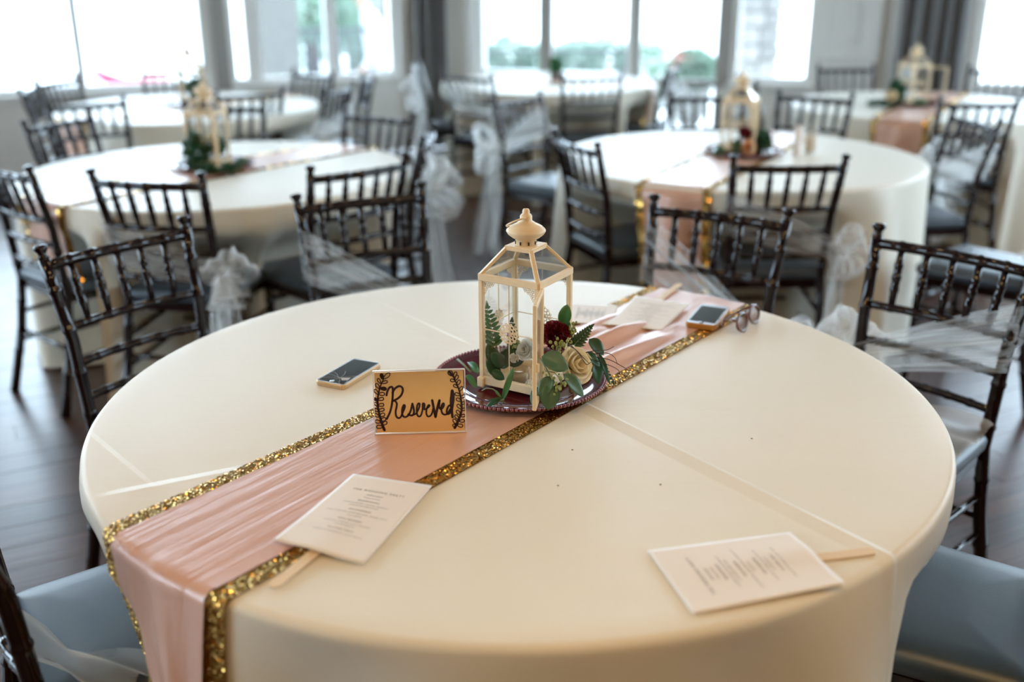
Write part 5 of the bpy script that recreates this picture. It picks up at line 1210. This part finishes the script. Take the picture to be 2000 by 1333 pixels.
m = MB(); m.tube([(-0.009, -0.010, 0.026), (0, -0.006, 0.030), (0.009, -0.010, 0.026)], 0.0024, 8); m.build('bridge', M['tort'], t)
for px, py, wh in ((1118, 880, 'below the gold border of the runner'), (1290, 948, 'halfway between the runner and the sideways programme fan'), (1090, 950, 'at the middle of the near half'), (1468, 858, 'beyond the long crease at the right'), (560, 1100, 'beside the stick of the near programme fan')):
    p = atz(px, py, TZ); m = MB(); m.sphere((0, 0, 0.0010), 0.0014, 6, 4, (1.3, 0.8, 0.6)); tag(m.build('crumb', M['twig'], None, True, p), 'tiny dark speck on the nearest cloth ' + wh, 'crumb', 'specks on the nearest cloth')

# ------------------------------------------------------------------ other centrepieces
lB = dup(lanA, 'cream metal lantern on the left middle table', (-1.238, 4.19, TZ + 0.012), math.radians(-10))
lD = dup(lanA, 'cream metal lantern on the right middle table behind dark red and peach flowers', (1.005, 4.53, TZ + 0.012), math.radians(-28))
lE = dup(lanA, 'pale metal lantern on the far right table in front of the curtain', (2.40, 6.24, TZ + 0.012), math.radians(20))
lC = dup(lanA, 'cream metal lantern on the far left table, half hidden by another lantern', (-1.96, 6.40, TZ + 0.012), math.radians(10))
def mini_charger(lab, c): return dup(chA, lab, (c[0], c[1], TZ + 0.006))
mini_charger('burgundy charger plate under the lantern of the left middle table', (-1.236, 4.215)); mini_charger('burgundy charger plate under the lantern of the right middle table', (1.02, 4.49))
mini_charger('burgundy charger plate under the lantern of the far right table', (2.38, 6.20)); mini_charger('burgundy charger plate under the lantern of the far left table', (-1.98, 6.38))
def bush(label, c, r, n, mat, seed, size=0.03):
    t = thing('greenery_bunch', label, 'greenery', c, group='greenery at the other lanterns'); m = MB(); leaf_cloud(m, (0, 0, 0), r, n, size, seed); o = m.build('foliage', M[mat], t, False); o['kind'] = 'stuff'
    m = MB(); m.tube([(0, 0, -r[2]), (0.004, 0, 0)], 0.003, 6); m.build('stem', M['stem'], t); return t
bush('dark greenery left of the lantern on the left middle table', at(383, 298, 4.14), (0.05, 0.06, 0.085), 420, 'leafd', 1, 0.018)
bush('low green leaves before the lantern on the left middle table', at(425, 328, 4.06), (0.10, 0.04, 0.018), 160, 'leafd', 2, 0.018)
bush('small green leaf bunch at the right of the left middle plate', at(472, 319, 4.20), (0.025, 0.025, 0.018), 60, 'leafb', 3, 0.016)
bush('greenery inside the lantern of the left middle table', at(423, 285, 4.19), (0.035, 0.035, 0.04), 200, 'leafd', 4, 0.016)
rose('peach_rose', 'peach rose inside the lantern of the left middle table', 'rose', at(415, 272, 4.17), 0.022, (0, -1, 0.3), 'rose', (3, 4, 4, 5))
ruffled('burgundy_bloom', 'dark red flower in front of the lantern on the right middle table', 'flower', at(1455, 261, 4.44), 0.030, (0, -0.8, 0.6), 'red', 90, 5)
rose('peach_rose', 'peach rose in front of the lantern on the right middle table', 'rose', at(1463, 288, 4.40), 0.030, (0, -0.9, 0.4), 'peach', (3, 4, 5, 5))
rose('ivory_rose', 'ivory rose right of the dark red flower on the right middle table', 'rose', at(1494, 266, 4.50), 0.024, (0.4, -0.8, 0.5), 'white_rose', (3, 4, 4, 5))
bush('greenery right of the flowers on the right middle table', at(1484, 276, 4.47), (0.05, 0.04, 0.05), 260, 'leafd', 6, 0.02)
bush('small green sprig at the left of the right middle plate', at(1405, 297, 4.42), (0.026, 0.026, 0.02), 70, 'leafb', 7, 0.018)
bush('teal leaves left of the peach rose on the right middle table', at(1440, 284, 4.43), (0.02, 0.02, 0.03), 60, 'leaf', 8, 0.018)
bush('greenery left of the lantern on the far right table', at(1750, 180, 6.12), (0.05, 0.04, 0.07), 220, 'leafd', 9, 0.025)
rose('ivory_rose', 'ivory rose left of the lantern on the far right table', 'rose', at(1741, 187, 6.06), 0.032, (-0.2, -0.9, 0.4), 'rose', (3, 4, 4, 5))
bush('low leaves along the front of the far right plate', at(1720, 202, 6.06), (0.08, 0.03, 0.015), 90, 'leafd', 10, 0.02)
bush('low leaves at the right of the far right plate', at(1797, 201, 6.08), (0.04, 0.03, 0.015), 60, 'leafb', 11, 0.02)
bush('greenery around the lantern of the far left table', at(384, 172, 6.30), (0.06, 0.05, 0.06), 200, 'leafd', 12, 0.025)
rose('peach_rose', 'peach rose at the lantern of the far left table', 'rose', at(404, 182, 6.25), 0.034, (0, -0.9, 0.4), 'peach', (3, 4, 4, 5))
pf = atz(1085, 158, TZ); t = thing('potted_plant', 'small green plant in a pale pot on the far centre table', 'plant', (pf.x, 7.70, TZ + 0.004))
m = MB(); m.lathe([(0.035, 0), (0.045, 0.05), (0.048, 0.06), (0.042, 0.06), (0.04, 0.05), (0, 0.05)], n=20, cap0=True); m.build('pot', M['stone'], t)
m = MB(); leaf_cloud(m, (0, 0, 0.11), (0.05, 0.05, 0.06), 220, 0.025, 13); o = m.build('foliage', M['leafb'], t, False); o['kind'] = 'stuff'
# candle glass, and a white tube shaped for its bright stripe reflection
pv = atz(1580, 300, TZ); t = thing('candle_glass', 'tall candle glass with an orange candle on the right middle table', 'candle', (pv.x, pv.y, TZ + 0.001))
m = MB(); m.lathe([(0.026, 0), (0.028, 0.003), (0.033, 0.115), (0.031, 0.115), (0.026, 0.006), (0, 0.006)], n=28, cap0=True); m.build('glass', M['glass'], t)
m = MB(); m.lathe([(0.024, 0.007), (0.027, 0.075), (0, 0.075)], n=20, cap0=True); m.build('candle', M['candle'], t)
pw = atz(1556, 303, TZ); t = thing('stripe_reflection', 'upright rolled white paper left of the candle glass', 'paper', (pw.x, pw.y, TZ + 0.001))
m = MB(); m.lathe([(0.0175, 0), (0.0175, 0.125), (0.0165, 0.125), (0.0165, 0.0)], n=20); m.build('white_tube', M['paper'], t)
m = MB(); m.lathe([(0.0176, 0.05), (0.0182, 0.051), (0.0182, 0.058), (0.0176, 0.059)], n=20); m.build('band', M['acryl_edge'], t)
